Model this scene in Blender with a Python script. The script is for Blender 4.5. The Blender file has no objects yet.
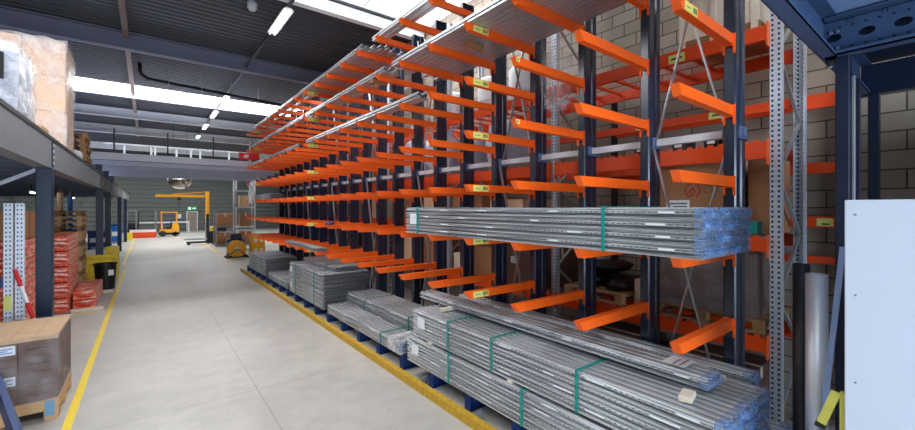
import bpy, bmesh, math, random
from mathutils import Vector, Matrix, Euler
random.seed(7)
PI = math.pi
SC = bpy.context.scene
COL = SC.collection

# ------------------------------------------------------------------ materials
def srgb(r, g, b):
    f = lambda c: c / 12.92 if c <= .04045 else ((c + .055) / 1.055) ** 2.4
    return (f(r / 255), f(g / 255), f(b / 255), 1)

class NT:
    def __init__(s, name):
        s.m = bpy.data.materials.new(name); s.m.use_nodes = True
        s.t = s.m.node_tree; s.N = s.t.nodes; s.L = s.t.links
        s.b = s.N['Principled BSDF']
    def node(s, typ, **kw):
        n = s.N.new(typ)
        for k, v in kw.items():
            if k in n.inputs: n.inputs[k].default_value = v
            else: setattr(n, k, v)
        return n
    def link(s, a, b): s.L.new(a, b)
    def math(s, op, a, b=None, c=None):
        n = s.N.new('ShaderNodeMath'); n.operation = op
        for i, v in enumerate((a, b, c)):
            if v is None: continue
            if isinstance(v, (int, float)): n.inputs[i].default_value = v
            else: s.L.new(v, n.inputs[i])
        return n.outputs[0]
    def coord(s, which='Object'):
        return s.node('ShaderNodeTexCoord').outputs[which]
    def sep(s, v):
        n = s.N.new('ShaderNodeSeparateXYZ'); s.L.new(v, n.inputs[0]); return n.outputs
    def mix(s, fac, a, b):
        n = s.N.new('ShaderNodeMix'); n.data_type = 'RGBA'
        for i, v in ((0, fac), (6, a), (7, b)):
            if isinstance(v, (int, float, tuple)): n.inputs[i].default_value = v
            else: s.L.new(v, n.inputs[i])
        return n.outputs[2]
    def noise(s, scale, detail=4, vec=None, rough=.55):
        n = s.node('ShaderNodeTexNoise'); n.inputs['Scale'].default_value = scale
        n.inputs['Detail'].default_value = detail; n.inputs['Roughness'].default_value = rough
        if vec is not None: s.L.new(vec, n.inputs['Vector'])
        return n.outputs['Fac']
    def ramp(s, fac, stops):
        n = s.N.new('ShaderNodeValToRGB'); s.L.new(fac, n.inputs[0])
        e = n.color_ramp.elements
        while len(e) < len(stops): e.new(.5)
        for el, (p, c) in zip(e, stops): el.position = p; el.color = c
        return n.outputs[0]
    def set(s, rough=.5, metal=0, spec=.5):
        s.b.inputs['Roughness'].default_value = rough; s.b.inputs['Metallic'].default_value = metal
        s.b.inputs['Specular IOR Level'].default_value = spec
    def bump(s, h, strength=.3, dist=.01):
        n = s.node('ShaderNodeBump'); n.inputs['Strength'].default_value = strength; n.inputs['Distance'].default_value = dist
        s.L.new(h, n.inputs['Height']); s.L.new(n.outputs[0], s.b.inputs['Normal'])

MATS = {}
def paint(name, col, rough=.45, metal=0, var=.12, scale=9, spec=.5):
    if name in MATS: return MATS[name]
    n = NT(name); n.set(rough, metal, spec)
    v = n.noise(scale, 5, n.coord())
    d = tuple(c * (1 - var) for c in col[:3]) + (1,); l = tuple(min(1, c * (1 + var)) for c in col[:3]) + (1,)
    n.link(n.mix(v, d, l), n.b.inputs['Base Color'])
    MATS[name] = n.m; return n.m

def emit(name, col, strength):
    n = NT(name); n.set(.6)
    n.b.inputs['Base Color'].default_value = col
    n.b.inputs['Emission Color'].default_value = col; n.b.inputs['Emission Strength'].default_value = strength
    MATS[name] = n.m; return n.m

def galv(name, col=(.56, .58, .60, 1), rough=.38, perf=None, metal=.85):
    n = NT(name); n.set(rough, metal)
    o = n.coord()
    w = n.noise(2.5, 3, o)
    if perf and perf[0] == 'y':
        mp = n.node('ShaderNodeMapping'); mp.inputs['Scale'].default_value = (110, .9, 110); n.link(o, mp.inputs[0])
        v = n.ramp(n.noise(1, 5, mp.outputs[0]), [(.36, (0, 0, 0, 1)), (.60, (1, 1, 1, 1))])
    else: v = n.noise(14, 6, o)
    base = n.mix(v, tuple(c * (.20 if perf and perf[0] == 'y' else .82) for c in col[:3]) + (1,), tuple(min(1, c * 1.15) for c in col[:3]) + (1,))
    if perf:
        x, y, z = n.sep(o)
        A = {'x': x, 'y': y, 'z': z}
        along, across, pitch, duty, spots, half = perf
        a = n.math('LESS_THAN', n.math('FRACT', n.math('MULTIPLY', n.math('ADD', A[along], 40.0), 1 / pitch)), duty)
        tot = None
        for sp in spots:
            m = n.math('LESS_THAN', n.math('ABSOLUTE', n.math('SUBTRACT', A[across], sp)), half)
            tot = m if tot is None else n.math('MAXIMUM', tot, m)
        mask = n.math('MULTIPLY', a, tot)
        base = n.mix(mask, base, (.008, .008, .01, 1))
        n.link(n.math('MULTIPLY', n.math('SUBTRACT', 1.0, mask), metal), n.b.inputs['Metallic'])
    n.link(base, n.b.inputs['Base Color'])
    n.link(n.math('ADD', n.math('MULTIPLY', w, .25), rough - .12), n.b.inputs['Roughness'])
    MATS[name] = n.m; return n.m

M_ORANGE = paint('orange_powder_coat', srgb(255, 100, 18), .42, var=.06)
M_REDOR = paint('red_orange_powder_coat', srgb(238, 76, 18), .45, var=.08)
M_NAVY = paint('navy_column_paint', srgb(22, 36, 62), .42, var=.15)
M_BLUE = paint('blue_paint', srgb(20, 52, 112), .45, var=.15)
M_MEZZ = paint('blue_grey_beam_paint', srgb(62, 84, 118), .45, var=.1)
M_MEZD = paint('pale_blue_deck_board', srgb(136, 160, 204), .5, var=.05)
M_CLAMP = paint('clamp_blue_grey', srgb(96, 112, 146), .4)
M_SLATE = paint('slate_joist_paint', srgb(104, 110, 128), .5)
M_DARK = paint('near_black', srgb(22, 23, 27), .5)
M_BLACKP = paint('black_plastic', srgb(18, 19, 22), .35)
M_GALV = galv('galvanised_steel')
M_GALVD = galv('dull_galvanised_steel', (.42, .44, .46, 1), .5, metal=.6)
M_PROF = galv('perforated_profile_steel', (.80, .83, .87, 1), .35, ('y', 'z', .05, .35, (.052,), .0035), .6)
M_PERF = galv('perforated_upright_steel', (.66, .72, .82, 1), .4, ('z', 'y', .05, .46, (-.026, .026), .009), .45)
M_TUBEW = paint('white_grey_tube', srgb(205, 208, 212), .45)
M_WHITE = paint('white_board', srgb(198, 207, 224), .5, var=.03, scale=2)
M_YELLOW = paint('yellow_paint', srgb(246, 214, 56), .5, var=.1)
M_YSAFE = paint('scuffed_yellow_rail_paint', srgb(196, 154, 38), .6, var=.45, scale=14)
M_AMBER = paint('amber_machine_paint', srgb(246, 172, 30), .5, var=.1)
M_GREEN = paint('teal_strap', srgb(10, 140, 128), .4)
M_PAPER = paint('white_paper', srgb(232, 234, 238), .7, var=.04)
M_LABEL = paint('pale_yellow_label', srgb(224, 226, 120), .6, var=.05)
M_INK = paint('label_ink', srgb(30, 30, 32), .7)
M_BLUEINK = paint('blue_label_ink', srgb(60, 120, 190), .7)
M_RED = paint('red_sheet', srgb(214, 36, 40), .5)
M_REDLOGO = paint('red_print', srgb(170, 40, 30), .7)
M_GREYINK = paint('faded_print', srgb(122, 92, 66), .8)
M_LTBLUE = paint('light_blue_tape', srgb(120, 160, 190), .5)
M_SKYBLUE = paint('blue_plastic', srgb(20, 104, 190), .4)
M_LIME = paint('lime_yellow_paint', srgb(214, 212, 98), .45)
M_FASCIA = paint('pale_grey_fascia', srgb(206, 210, 222), .5, var=.04)
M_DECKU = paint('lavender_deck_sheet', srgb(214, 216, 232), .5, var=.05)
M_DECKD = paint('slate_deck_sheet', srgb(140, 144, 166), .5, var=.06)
M_BEAMG = paint('grey_beam_paint', srgb(124, 128, 134), .5, var=.1)
M_BEAMD = paint('dark_roof_beam_paint', srgb(124, 130, 150), .55, var=.06)
M_BEAMW = paint('pale_roof_beam_paint', srgb(246, 250, 252), .55, var=.02)
M_ROOF = paint('charcoal_roof_sheet', srgb(70, 73, 80), .55, var=.1)
M_CLAD = paint('dark_wall_cladding', srgb(92, 97, 94), .55, var=.08)
M_PURLIN = paint('taupe_purlin_paint', srgb(140, 126, 116), .6)
M_LAMP = emit('lamp_tube', (1, .97, .9, 1), 22)
M_SKY = emit('skylight_pane', (.95, .98, 1, 1), 9)

def cardboard(name, col, var=.15):
    n = NT(name); n.set(.75, 0, .25)
    o = n.coord()
    v = n.noise(5, 6, o); s = n.noise(60, 2, o)
    d = tuple(c * (1 - var) for c in col[:3]) + (1,); l = tuple(min(1, c * (1 + var)) for c in col[:3]) + (1,)
    n.link(n.mix(n.math('MULTIPLY', n.math('ADD', v, s), .5), d, l), n.b.inputs['Base Color'])
    MATS[name] = n.m; return n.m
M_CARD = cardboard('brown_cardboard', srgb(164, 116, 82))
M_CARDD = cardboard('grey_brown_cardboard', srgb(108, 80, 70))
M_CARDL = cardboard('light_cardboard', srgb(236, 196, 158))
def wood(name, a, b):
    n = NT(name); n.set(.7, 0, .3)
    mp = n.node('ShaderNodeMapping'); mp.inputs['Scale'].default_value = (3, 3, 14)
    n.link(n.coord(), mp.inputs[0])
    v = n.noise(4, 6, mp.outputs[0], .65)
    n.link(n.mix(v, a, b), n.b.inputs['Base Color']); MATS[name] = n.m; return n.m
M_WOOD = wood('pallet_wood', srgb(186, 142, 96), srgb(226, 190, 146))
M_WOODD = wood('dark_pallet_wood', srgb(126, 92, 60), srgb(176, 136, 94))
M_WOODP = wood('pale_timber', srgb(206, 192, 172), srgb(238, 226, 206))

def film(name, tint, alpha, scale=5):
    n = NT(name); n.set(.22, 0, .8)
    o = n.coord(); v = n.noise(scale, 6, o, .7)
    n.link(n.mix(v, tuple(c * .8 for c in tint[:3]) + (1,), tint), n.b.inputs['Base Color'])
    n.link(n.ramp(v, [(.38, (alpha * .35,) * 3 + (1,)), (.62, (min(1, alpha * 1.7),) * 3 + (1,))]), n.b.inputs['Alpha'])
    n.bump(n.noise(scale * 4, 5, o, .7), .5, .02)
    MATS[name] = n.m; return n.m
M_FILM = film('clear_stretch_film', (.88, .90, .94, 1), .13)
M_FILMW = film('milky_stretch_film', (.90, .92, .96, 1), .5, 3)
M_FILMC = film('creased_stretch_film', (.92, .93, .96, 1), .30, 1.6)
M_FILMB = film('daylight_tinted_stretch_film', srgb(112, 160, 228), .32, 9)  # blue tint paints in the door daylight reflected by the film

def redwrap():
    n = NT('red_goods_under_film'); n.set(.28, 0, .7)
    o = n.coord(); mp = n.node('ShaderNodeMapping'); mp.inputs['Scale'].default_value = (2.2, 2.2, 9)
    n.link(o, mp.inputs[0]); v = n.noise(2.4, 6, mp.outputs[0], .7)
    n.link(n.ramp(v, [(.32, srgb(150, 30, 14)), (.44, srgb(232, 66, 30)), (.52, srgb(240, 120, 88)), (.60, srgb(246, 226, 222))]), n.b.inputs['Base Color'])
    n.bump(v, .5, .03); MATS['redwrap'] = n.m; return n.m
M_REDW = redwrap()

def concrete():
    n = NT('concrete_floor'); o = n.coord()
    a = n.noise(.35, 6, o, .6); b = n.noise(3.0, 8, o, .65); c = n.noise(40, 3, o)
    col = n.ramp(a, [(.3, srgb(177, 174, 168)), (.7, srgb(206, 201, 193))])
    col = n.mix(n.math('MULTIPLY', n.ramp(b, [(.42, (1, 1, 1, 1)), (.56, (0, 0, 0, 1))]), .22), col, srgb(142, 140, 136))
    # pour joints and hairline scuffs
    x, y, z = n.sep(o)
    j = n.math('LESS_THAN', n.math('ABSOLUTE', n.math('SUBTRACT', n.math('FRACT', n.math('MULTIPLY', n.math('ADD', y, 3.2), 1 / 6.0)), .5)), .0012)
    j2 = n.math('LESS_THAN', n.math('ABSOLUTE', n.math('SUBTRACT', x, 1.15)), .006)
    col = n.mix(n.math('MULTIPLY', n.math('MAXIMUM', j, j2), .45), col, srgb(110, 108, 104))
    sp = n.ramp(n.noise(9, 2, o), [(.70, (0, 0, 0, 1)), (.74, (1, 1, 1, 1))])
    col = n.mix(n.math('MULTIPLY', sp, .35), col, srgb(120, 116, 110))
    n.link(col, n.b.inputs['Base Color'])
    n.set(.42, 0, .45)
    n.link(n.math('ADD', n.math('MULTIPLY', b, .3), .26), n.b.inputs['Roughness'])
    n.bump(c, .08, .002); MATS['floor'] = n.m; return n.m
M_FLOOR = concrete()

def blocks():
    n = NT('concrete_block_wall'); n.set(.85, 0, .2)
    x, y, z = n.sep(n.coord())
    cv = n.node('ShaderNodeCombineXYZ'); n.link(y, cv.inputs[0]); n.link(z, cv.inputs[1])
    br = n.node('ShaderNodeTexBrick'); n.link(cv.outputs[0], br.inputs['Vector'])
    br.inputs['Scale'].default_value = 1; br.inputs['Brick Width'].default_value = .41; br.inputs['Row Height'].default_value = .20
    br.inputs['Mortar Size'].default_value = .008
    br.inputs['Color1'].default_value = srgb(158, 147, 134); br.inputs['Color2'].default_value = srgb(182, 171, 156)
    br.inputs['Mortar'].default_value = srgb(70, 64, 58)
    v = n.noise(5, 6, n.coord())
    n.link(n.mix(n.math('MULTIPLY', v, .4), br.outputs['Color'], srgb(128, 118, 108)), n.b.inputs['Base Color'])
    n.bump(br.outputs['Fac'], -.4, .01); MATS['blocks'] = n.m; return n.m
M_BLOCK = blocks()

# column paint with slot holes on the aisle face (object space: x = 0 is the aisle face)
def slotpaint(name, col, pitch, spots, half, duty, rough=.4):
    n = NT(name); n.set(rough, 0, .9)
    o = n.coord(); x, y, z = n.sep(o)
    a = n.math('LESS_THAN', n.math('FRACT', n.math('MULTIPLY', z, 1 / pitch)), duty)
    t = None
    for sp in spots:
        m = n.math('LESS_THAN', n.math('ABSOLUTE', n.math('SUBTRACT', y, sp)), half)
        t = m if t is None else n.math('MAXIMUM', t, m)
    f = n.math('LESS_THAN', x, .004)
    mask = n.math('MULTIPLY', n.math('MULTIPLY', a, t), f)
    v = n.noise(8, 4, o)
    base = n.mix(v, tuple(c * .85 for c in col[:3]) + (1,), tuple(c * 1.15 for c in col[:3]) + (1,))
    n.link(n.mix(mask, base, (.004, .004, .006, 1)), n.b.inputs['Base Color'])
    MATS[name] = n.m; return n.m
M_COLUMN = slotpaint('slotted_navy_column', srgb(22, 34, 58), .095, (-.024, .024), .010, .45, .24)

# ------------------------------------------------------------------ mesh helpers
class MB:
    def __init__(s): s.v = []; s.f = []; s.mi = []; s.mats = []
    def _m(s, mat):
        if mat not in s.mats: s.mats.append(mat)
        return s.mats.index(mat)
    def add(s, vs, fs, mat):
        k = len(s.v); i = s._m(mat)
        s.v += [tuple(p) for p in vs]
        for f in fs: s.f.append(tuple(k + j for j in f)); s.mi.append(i)
        return s
    def box(s, x0, x1, y0, y1, z0, z1, mat, ch=0, M=None):
        if x0 > x1: x0, x1 = x1, x0
        if y0 > y1: y0, y1 = y1, y0
        if z0 > z1: z0, z1 = z1, z0
        if ch <= 0:
            vs = [(x, y, z) for z in (z0, z1) for x, y in ((x0, y0), (x1, y0), (x1, y1), (x0, y1))]
            fs = [(3, 2, 1, 0), (4, 5, 6, 7), (0, 1, 5, 4), (1, 2, 6, 5), (2, 3, 7, 6), (3, 0, 4, 7)]
        else:
            bm = bmesh.new(); bmesh.ops.create_cube(bm, size=1)
            for v in bm.verts:
                v.co = Vector(((x0 + x1) / 2 + v.co.x * (x1 - x0), (y0 + y1) / 2 + v.co.y * (y1 - y0), (z0 + z1) / 2 + v.co.z * (z1 - z0)))
            bmesh.ops.bevel(bm, geom=list(bm.edges), offset=ch, segments=1, affect='EDGES')
            bm.verts.index_update()
            vs = [tuple(v.co) for v in bm.verts]; fs = [[v.index for v in f.verts] for f in bm.faces]; bm.free()
        if M is not None: vs = [M @ Vector(p) for p in vs]
        return s.add(vs, fs, mat)
    def bar(s, p0, p1, w, h, mat, up=(0, 0, 1)):
        p0, p1 = Vector(p0), Vector(p1); d = (p1 - p0).normalized(); up = Vector(up)
        if abs(d.dot(up)) > .98: up = Vector((0, 1, 0))
        a = d.cross(up).normalized() * (w / 2); b = a.cross(d).normalized() * (h / 2)
        vs = [p + sa * a + sb * b for p in (p0, p1) for sa, sb in ((-1, -1), (1, -1), (1, 1), (-1, 1))]
        return s.add(vs, [(3, 2, 1, 0), (4, 5, 6, 7), (0, 1, 5, 4), (1, 2, 6, 5), (2, 3, 7, 6), (3, 0, 4, 7)], mat)
    def cyl(s, p0, p1, r, mat, n=16, r1=None, caps=True):
        p0, p1 = Vector(p0), Vector(p1); d = (p1 - p0).normalized()
        u = d.orthogonal().normalized(); w = d.cross(u); r1 = r if r1 is None else r1
        vs = []
        for p, rr in ((p0, r), (p1, r1)):
            for i in range(n):
                t = 2 * PI * i / n; vs.append(p + (u * math.cos(t) + w * math.sin(t)) * rr)
        fs = [(i, (i + 1) % n, n + (i + 1) % n, n + i) for i in range(n)]
        if caps: fs += [tuple(range(n - 1, -1, -1)), tuple(range(n, 2 * n))]
        return s.add(vs, fs, mat)
    def tube(s, pts, r, mat, n=10):
        pts = [Vector(p) for p in pts]; vs = []; u = None
        for i, p in enumerate(pts):
            d = (pts[min(i + 1, len(pts) - 1)] - pts[max(i - 1, 0)]).normalized()
            u = d.orthogonal().normalized() if u is None else (u - d * u.dot(d)).normalized()
            w = d.cross(u)
            for k in range(n):
                t = 2 * PI * k / n; vs.append(p + (u * math.cos(t) + w * math.sin(t)) * r)
        m = len(pts)
        fs = [(i * n + k, i * n + (k + 1) % n, (i + 1) * n + (k + 1) % n, (i + 1) * n + k) for i in range(m - 1) for k in range(n)]
        fs += [tuple(range(n - 1, -1, -1)), tuple(range((m - 1) * n, m * n))]
        return s.add(vs, fs, mat)
    def lathe(s, prof, mat, n=24, c=(0, 0, 0), M=None):
        vs = []
        for r, z in prof:
            for k in range(n):
                t = 2 * PI * k / n; vs.append(Vector((c[0] + r * math.cos(t), c[1] + r * math.sin(t), c[2] + z)))
        if M is not None: vs = [M @ v for v in vs]
        m = len(prof)
        fs = [(i * n + k, i * n + (k + 1) % n, (i + 1) * n + (k + 1) % n, (i + 1) * n + k) for i in range(m - 1) for k in range(n)]
        fs += [tuple(range(n - 1, -1, -1)), tuple(range((m - 1) * n, m * n))]
        return s.add(vs, fs, mat)
    def prism(s, poly, axis, a, b, mat):
        """poly: 2D points in the two other axes (x,z for y / y,z for x / x,y for z), extruded from a to b."""
        def P(q, t):
            return (t, q[0], q[1]) if axis == 'x' else (q[0], t, q[1]) if axis == 'y' else (q[0], q[1], t)
        n = len(poly); vs = [P(q, a) for q in poly] + [P(q, b) for q in poly]
        fs = [(i, (i + 1) % n, n + (i + 1) % n, n + i) for i in range(n)] + [tuple(range(n - 1, -1, -1)), tuple(range(n, 2 * n))]
        return s.add(vs, fs, mat)
    def mesh(s, name, fix=True):
        me = bpy.data.meshes.new(name); me.from_pydata(s.v, [], s.f)
        for m in s.mats: me.materials.append(m)
        me.polygons.foreach_set('material_index', s.mi)
        if fix:
            bm = bmesh.new(); bm.from_mesh(me); bmesh.ops.recalc_face_normals(bm, faces=bm.faces); bm.to_mesh(me); bm.free()
        me.update(); return me
    def build(s, name, parent=None, loc=None, smooth=False, mesh=None):
        me = mesh or s.mesh(name)
        if smooth: me.polygons.foreach_set('use_smooth', [True] * len(me.polygons))
        return put(name, me, parent, loc)

def put(name, me, parent=None, loc=None, rz=0):
    o = bpy.data.objects.new(name, me); COL.objects.link(o)
    if parent is not None: o.parent = parent
    if loc is not None: o.location = loc
    if rz: o.rotation_euler.z = rz
    return o

def tag(o, label, cat, group=None, kind=None):
    o['label'] = label; o['category'] = cat
    if group: o['group'] = group
    if kind: o['kind'] = kind
    return o
def thing(name, loc, label, cat, group=None, rz=0):
    o = bpy.data.objects.new(name, None); COL.objects.link(o)
    o.location = loc; o.rotation_euler.z = rz; o.empty_display_size = .1
    return tag(o, label, cat, group)
def struct(name, mb, loc=None):
    o = mb.build(name, None, loc); o['kind'] = 'structure'; return o
def copy_tree(o, parent=None):
    c = o.copy(); COL.objects.link(c); c.parent = parent
    for ch in list(o.children): copy_tree(ch, c)
    return c

def strip_section(path, t):
    """closed polygon of a thin sheet following an open path."""
    out = []
    P = [Vector(p) for p in path]
    def offs(sgn):
        r = []
        for i, p in enumerate(P):
            d0 = (P[i] - P[i - 1]).normalized() if i else (P[1] - P[0]).normalized()
            d1 = (P[i + 1] - P[i]).normalized() if i < len(P) - 1 else d0
            n0 = Vector((-d0.y, d0.x)); n1 = Vector((-d1.y, d1.x))
            m = (n0 + n1); m = m / max(.3, m.dot(n0)) if m.length > 1e-6 else n0
            r.append(p + m * (sgn * t / 2))
        return r
    return [tuple(q) for q in offs(1)] + [tuple(q) for q in reversed(offs(-1))]
def strip(mb, path, t, axis, a, b, mat):
    poly = strip_section(path, t); n = len(poly); k = n // 2
    def P(q, s_): return (s_, q[0], q[1]) if axis == 'x' else (q[0], s_, q[1]) if axis == 'y' else (q[0], q[1], s_)
    vs = [P(q, a) for q in poly] + [P(q, b) for q in poly]
    fs = [(i, (i + 1) % n, n + (i + 1) % n, n + i) for i in range(n)]
    for i in range(k - 1):
        c = (i, i + 1, n - 2 - i, n - 1 - i)
        fs.append(c); fs.append(tuple(j + n for j in reversed(c)))
    mb.add(vs, fs, mat)

def corrugated(x0, x1, y0, y1, z, mat, pitch=.25, h=.045, t=.004, along='x', plane='z'):
    """trapezoid sheet with its ribs running along x (plane z or plane y)."""
    mb = MB()
    a0, a1 = (y0, y1)
    n = max(1, int(round((a1 - a0) / pitch))); p = (a1 - a0) / n
    path = []
    for i in range(n):
        s_ = a0 + i * p
        path += [(s_, z), (s_ + p * .45, z), (s_ + p * .55, z + h), (s_ + p * .92, z + h)]
    path.append((a1, z))
    if plane == 'z': strip(mb, path, t, along, x0, x1, mat)
    return mb

# ------------------------------------------------------------------ the hall
WX0, WXB, WX1 = -9.0, 6.15, 12.0
YF, YB, YJ = -6.0, 50.0, 22.0
ZR = 7.3
m = MB(); m.box(WX0 - .2, WX1 + .2, YF - .2, YB + .2, -.15, 0, M_FLOOR); struct('floor', m)
# painted floor lines (separate marks)
m = MB(); m.box(-.735, -.655, .6, 20.6, .0015, .003, M_YELLOW); struct('floor_marking', m)
m = MB(); m.box(-2.4, -.735, 12.33, 12.40, .0015, .003, M_YELLOW); struct('floor_marking', m)
m = MB(); m.box(-.84, -.76, 21.4, 39.5, .0015, .003, M_YELLOW); struct('floor_marking', m)
m = MB(); m.box(2.93, 3.03, 20.2, 32.5, .0015, .003, M_YELLOW); struct('floor_marking', m)
# ceiling sheets between the skylights
SKY = [(-3.6, -.4), (5.9, 9.15), (20.49, 21.45), (31.6, 34.4), (41.5, 44.0)]  # strips behind the camera and at the far end added for more light
ys = [YF] + [v for p in SKY for v in p] + [YB]
for a, b in zip(ys[0::2], ys[1::2]):
    mb = corrugated(WX0, WX1, a, b, ZR, M_ROOF, .24, .07)
    struct('ceiling', mb)
for i, (a, b) in enumerate(SKY):
    m = MB(); m.box(WX0, WX1, a, b, ZR + .10, ZR + .12, M_SKY)
    w = struct('window_%d' % (i + 1), m)
    f = MB()
    for k in range(15):
        x = WX0 + .4 + k * 1.42
        f.box(x - .03, x + .03, a, b, ZR + .03, ZR + .10, M_BEAMW)
    f.box(WX0, WX1, a, a + .05, ZR, ZR + .12, M_BEAMW); f.box(WX0, WX1, b - .05, b, ZR, ZR + .12, M_BEAMW)
    f.build('window_frame', w)
# cladding walls
def clad(axis, fixed, a0, a1, z0, z1, mat, pitch=.2, h=.05, out=1):
    path = []; n = int((z1 - z0) / pitch); mb = MB()
    for i in range(n):
        z = z0 + i * (z1 - z0) / n; p = (z1 - z0) / n
        path += [(fixed, z), (fixed, z + p * .6), (fixed - out * h, z + p * .68), (fixed - out * h, z + p * .94)]
    path.append((fixed, z1))
    strip(mb, path, .004, axis, a0, a1, mat)
    return mb
struct('wall_back', clad('x', YB, WX0, WX1, 0, ZR + .1, M_CLAD, .42, .09))
mb = clad('y', WX0, YF, YB, 0, ZR + .1, M_CLAD, .42, .09, -1); struct('wall_left', mb)
m = MB(); m.box(WXB, WXB + .2, YF, YJ, 0, ZR + .1, M_BLOCK); struct('wall_right', m)
m = MB(); m.box(WXB + .2, WX1, YJ - .2, YJ, 0, ZR + .1, M_BLOCK); struct('wall_jog', m)
m = MB(); m.box(WX1, WX1 + .2, YJ - .2, YB, 0, ZR + .1, M_CLAD); struct('wall_far_right', m)
# wall behind the camera, with the open loading door that lets the daylight in
m = MB()
m.box(WX0, -1.5, YF - .2, YF, 0, ZR + .1, M_CLAD); m.box(2.8, WXB, YF - .2, YF, 0, ZR + .1, M_CLAD); m.box(-1.5, 2.8, YF - .2, YF, 3.5, ZR + .1, M_CLAD)
struct('wall_front', m)
# roof beams: I sections along x
def ibeam(mb, axis, a, b, c, z0, z1, w, mat, tf=.02, tw=.012):
    for (d0, d1, e0, e1) in ((-w / 2, w / 2, z0, z0 + tf), (-w / 2, w / 2, z1 - tf, z1), (-tw / 2, tw / 2, z0 + tf, z1 - tf)):
        if axis == 'x': mb.box(a, b, c + d0, c + d1, e0, e1, mat)
        else: mb.box(c + d0, c + d1, a, b, e0, e1, mat)
for y, mat, z0, z1, w in ((14.44, M_BEAMD, 6.8, 7.27, .26), (9.38, M_BEAMW, 7.02, 7.28, .2), (21.6, M_BEAMW, 7.0, 7.28, .2), (25.4, M_BEAMW, 6.80, 7.22, .26),
                          (31.0, M_BEAMW, 6.8, 7.27, .26), (39.5, M_BEAMW, 6.8, 7.27, .26), (4.2, M_BEAMD, 6.8, 7.27, .26)):
    mb = MB(); ibeam(mb, 'x', WX0 + .1, (WXB if y < YJ else WX1) - .05, y, z0, z1, w, mat, .03)
    o = struct('roof_beam', mb)
for x, y0, y1 in ((-.47, 3.0, 34.0),):
    mb = MB(); ibeam(mb, 'y', y0, y1, x, 7.1, 7.29, .12, M_PURLIN); struct('roof_purlin', mb)
# conduit with its elbow under the roof
pts = [(-.2, 17.2, 7.28), (-.2, 17.2, 7.02)] + [(-.2 + .18 * math.sin(t), 17.2, 7.02 - .18 + .18 * math.cos(t) - .0) for t in ()] + [(-.16, 17.2, 6.9), (-.02, 17.25, 6.82), (.15, 17.3, 6.8), (3.7, 18.0, 6.8), (5.9, 18.3, 6.8)]
m = MB(); m.tube(pts, .06, M_DARK, 10)
pp = tag(m.build('vent_pipe', smooth=True), 'black pipe with an elbow running under the corrugated roof', 'pipe')
for x, y in ((.6, 17.39), (1.6, 17.59), (2.6, 17.78), (3.6, 17.98)):
    hb = MB(); hb.box(x - .012, x + .012, y - .07, y + .07, 6.74, 7.29, M_BEAMG); hb.build('bracket', pp)
# smoke detector dome
m = MB(); m.lathe([(.02, .0), (.10, -.0), (.115, -.06), (.11, -.15), (.075, -.21), (.0001, -.225)], M_TUBEW, 20)
tag(m.build('ceiling_speaker', None, (1.96, 10.45, 7.28), True), 'small white rounded speaker hanging from the dark roof', 'speaker')

# ceiling strip lights on their trunking
tr = thing('light_trunking', (2.53, 6, 6.9), 'thin grey lighting trunking running along the roof to the back', 'trunking')
m = MB(); m.box(-.03, .03, 0, 26, .04, .10, M_DARK); m.build('rail', tr)
for y in (1, 5, 9.7, 13.6, 19, 24):
    hb = MB(); hb.box(-.008, .008, y - .008, y + .008, .10, .385, M_DARK); hb.build('hanger', tr)
ords = ['nearest', 'second nearest', 'third nearest', 'fourth nearest', 'farthest']
for i, y in enumerate((9.5, 18.0, 21.6, 25.2, 29.0)):
    t = thing('strip_light', (2.53, y, 6.9), ords[i] + ' twin tube strip light hanging in the line under the roof', 'ceiling light', 'strip lights under the roof')
    b = MB(); b.prism([(-.05, .0398), (.05, .0398), (.12, -.02), (-.12, -.02)], 'y', 0, 1.55, M_TUBEW); b.build('reflector', t)
    for sx in (-.05, .05):
        q = MB(); q.cyl((sx, .04, -.04), (sx, 1.51, -.04), .019, M_LAMP, 10); q.build('lamp_tube', t, smooth=True)

# ------------------------------------------------------------------ the cantilever rack
XC, XT, YA, DY, NCOL = 4.12, 2.95, 1.335, .774, 21
LEV = {k: 2.677 + .634 * k for k in range(-2, 5)}
rack = thing('cantilever_rack', (XC, YA, 0), 'long navy cantilever rack with rows of bright orange arms', 'rack')
c = MB()
HC = 5.80
hw = .05
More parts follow.
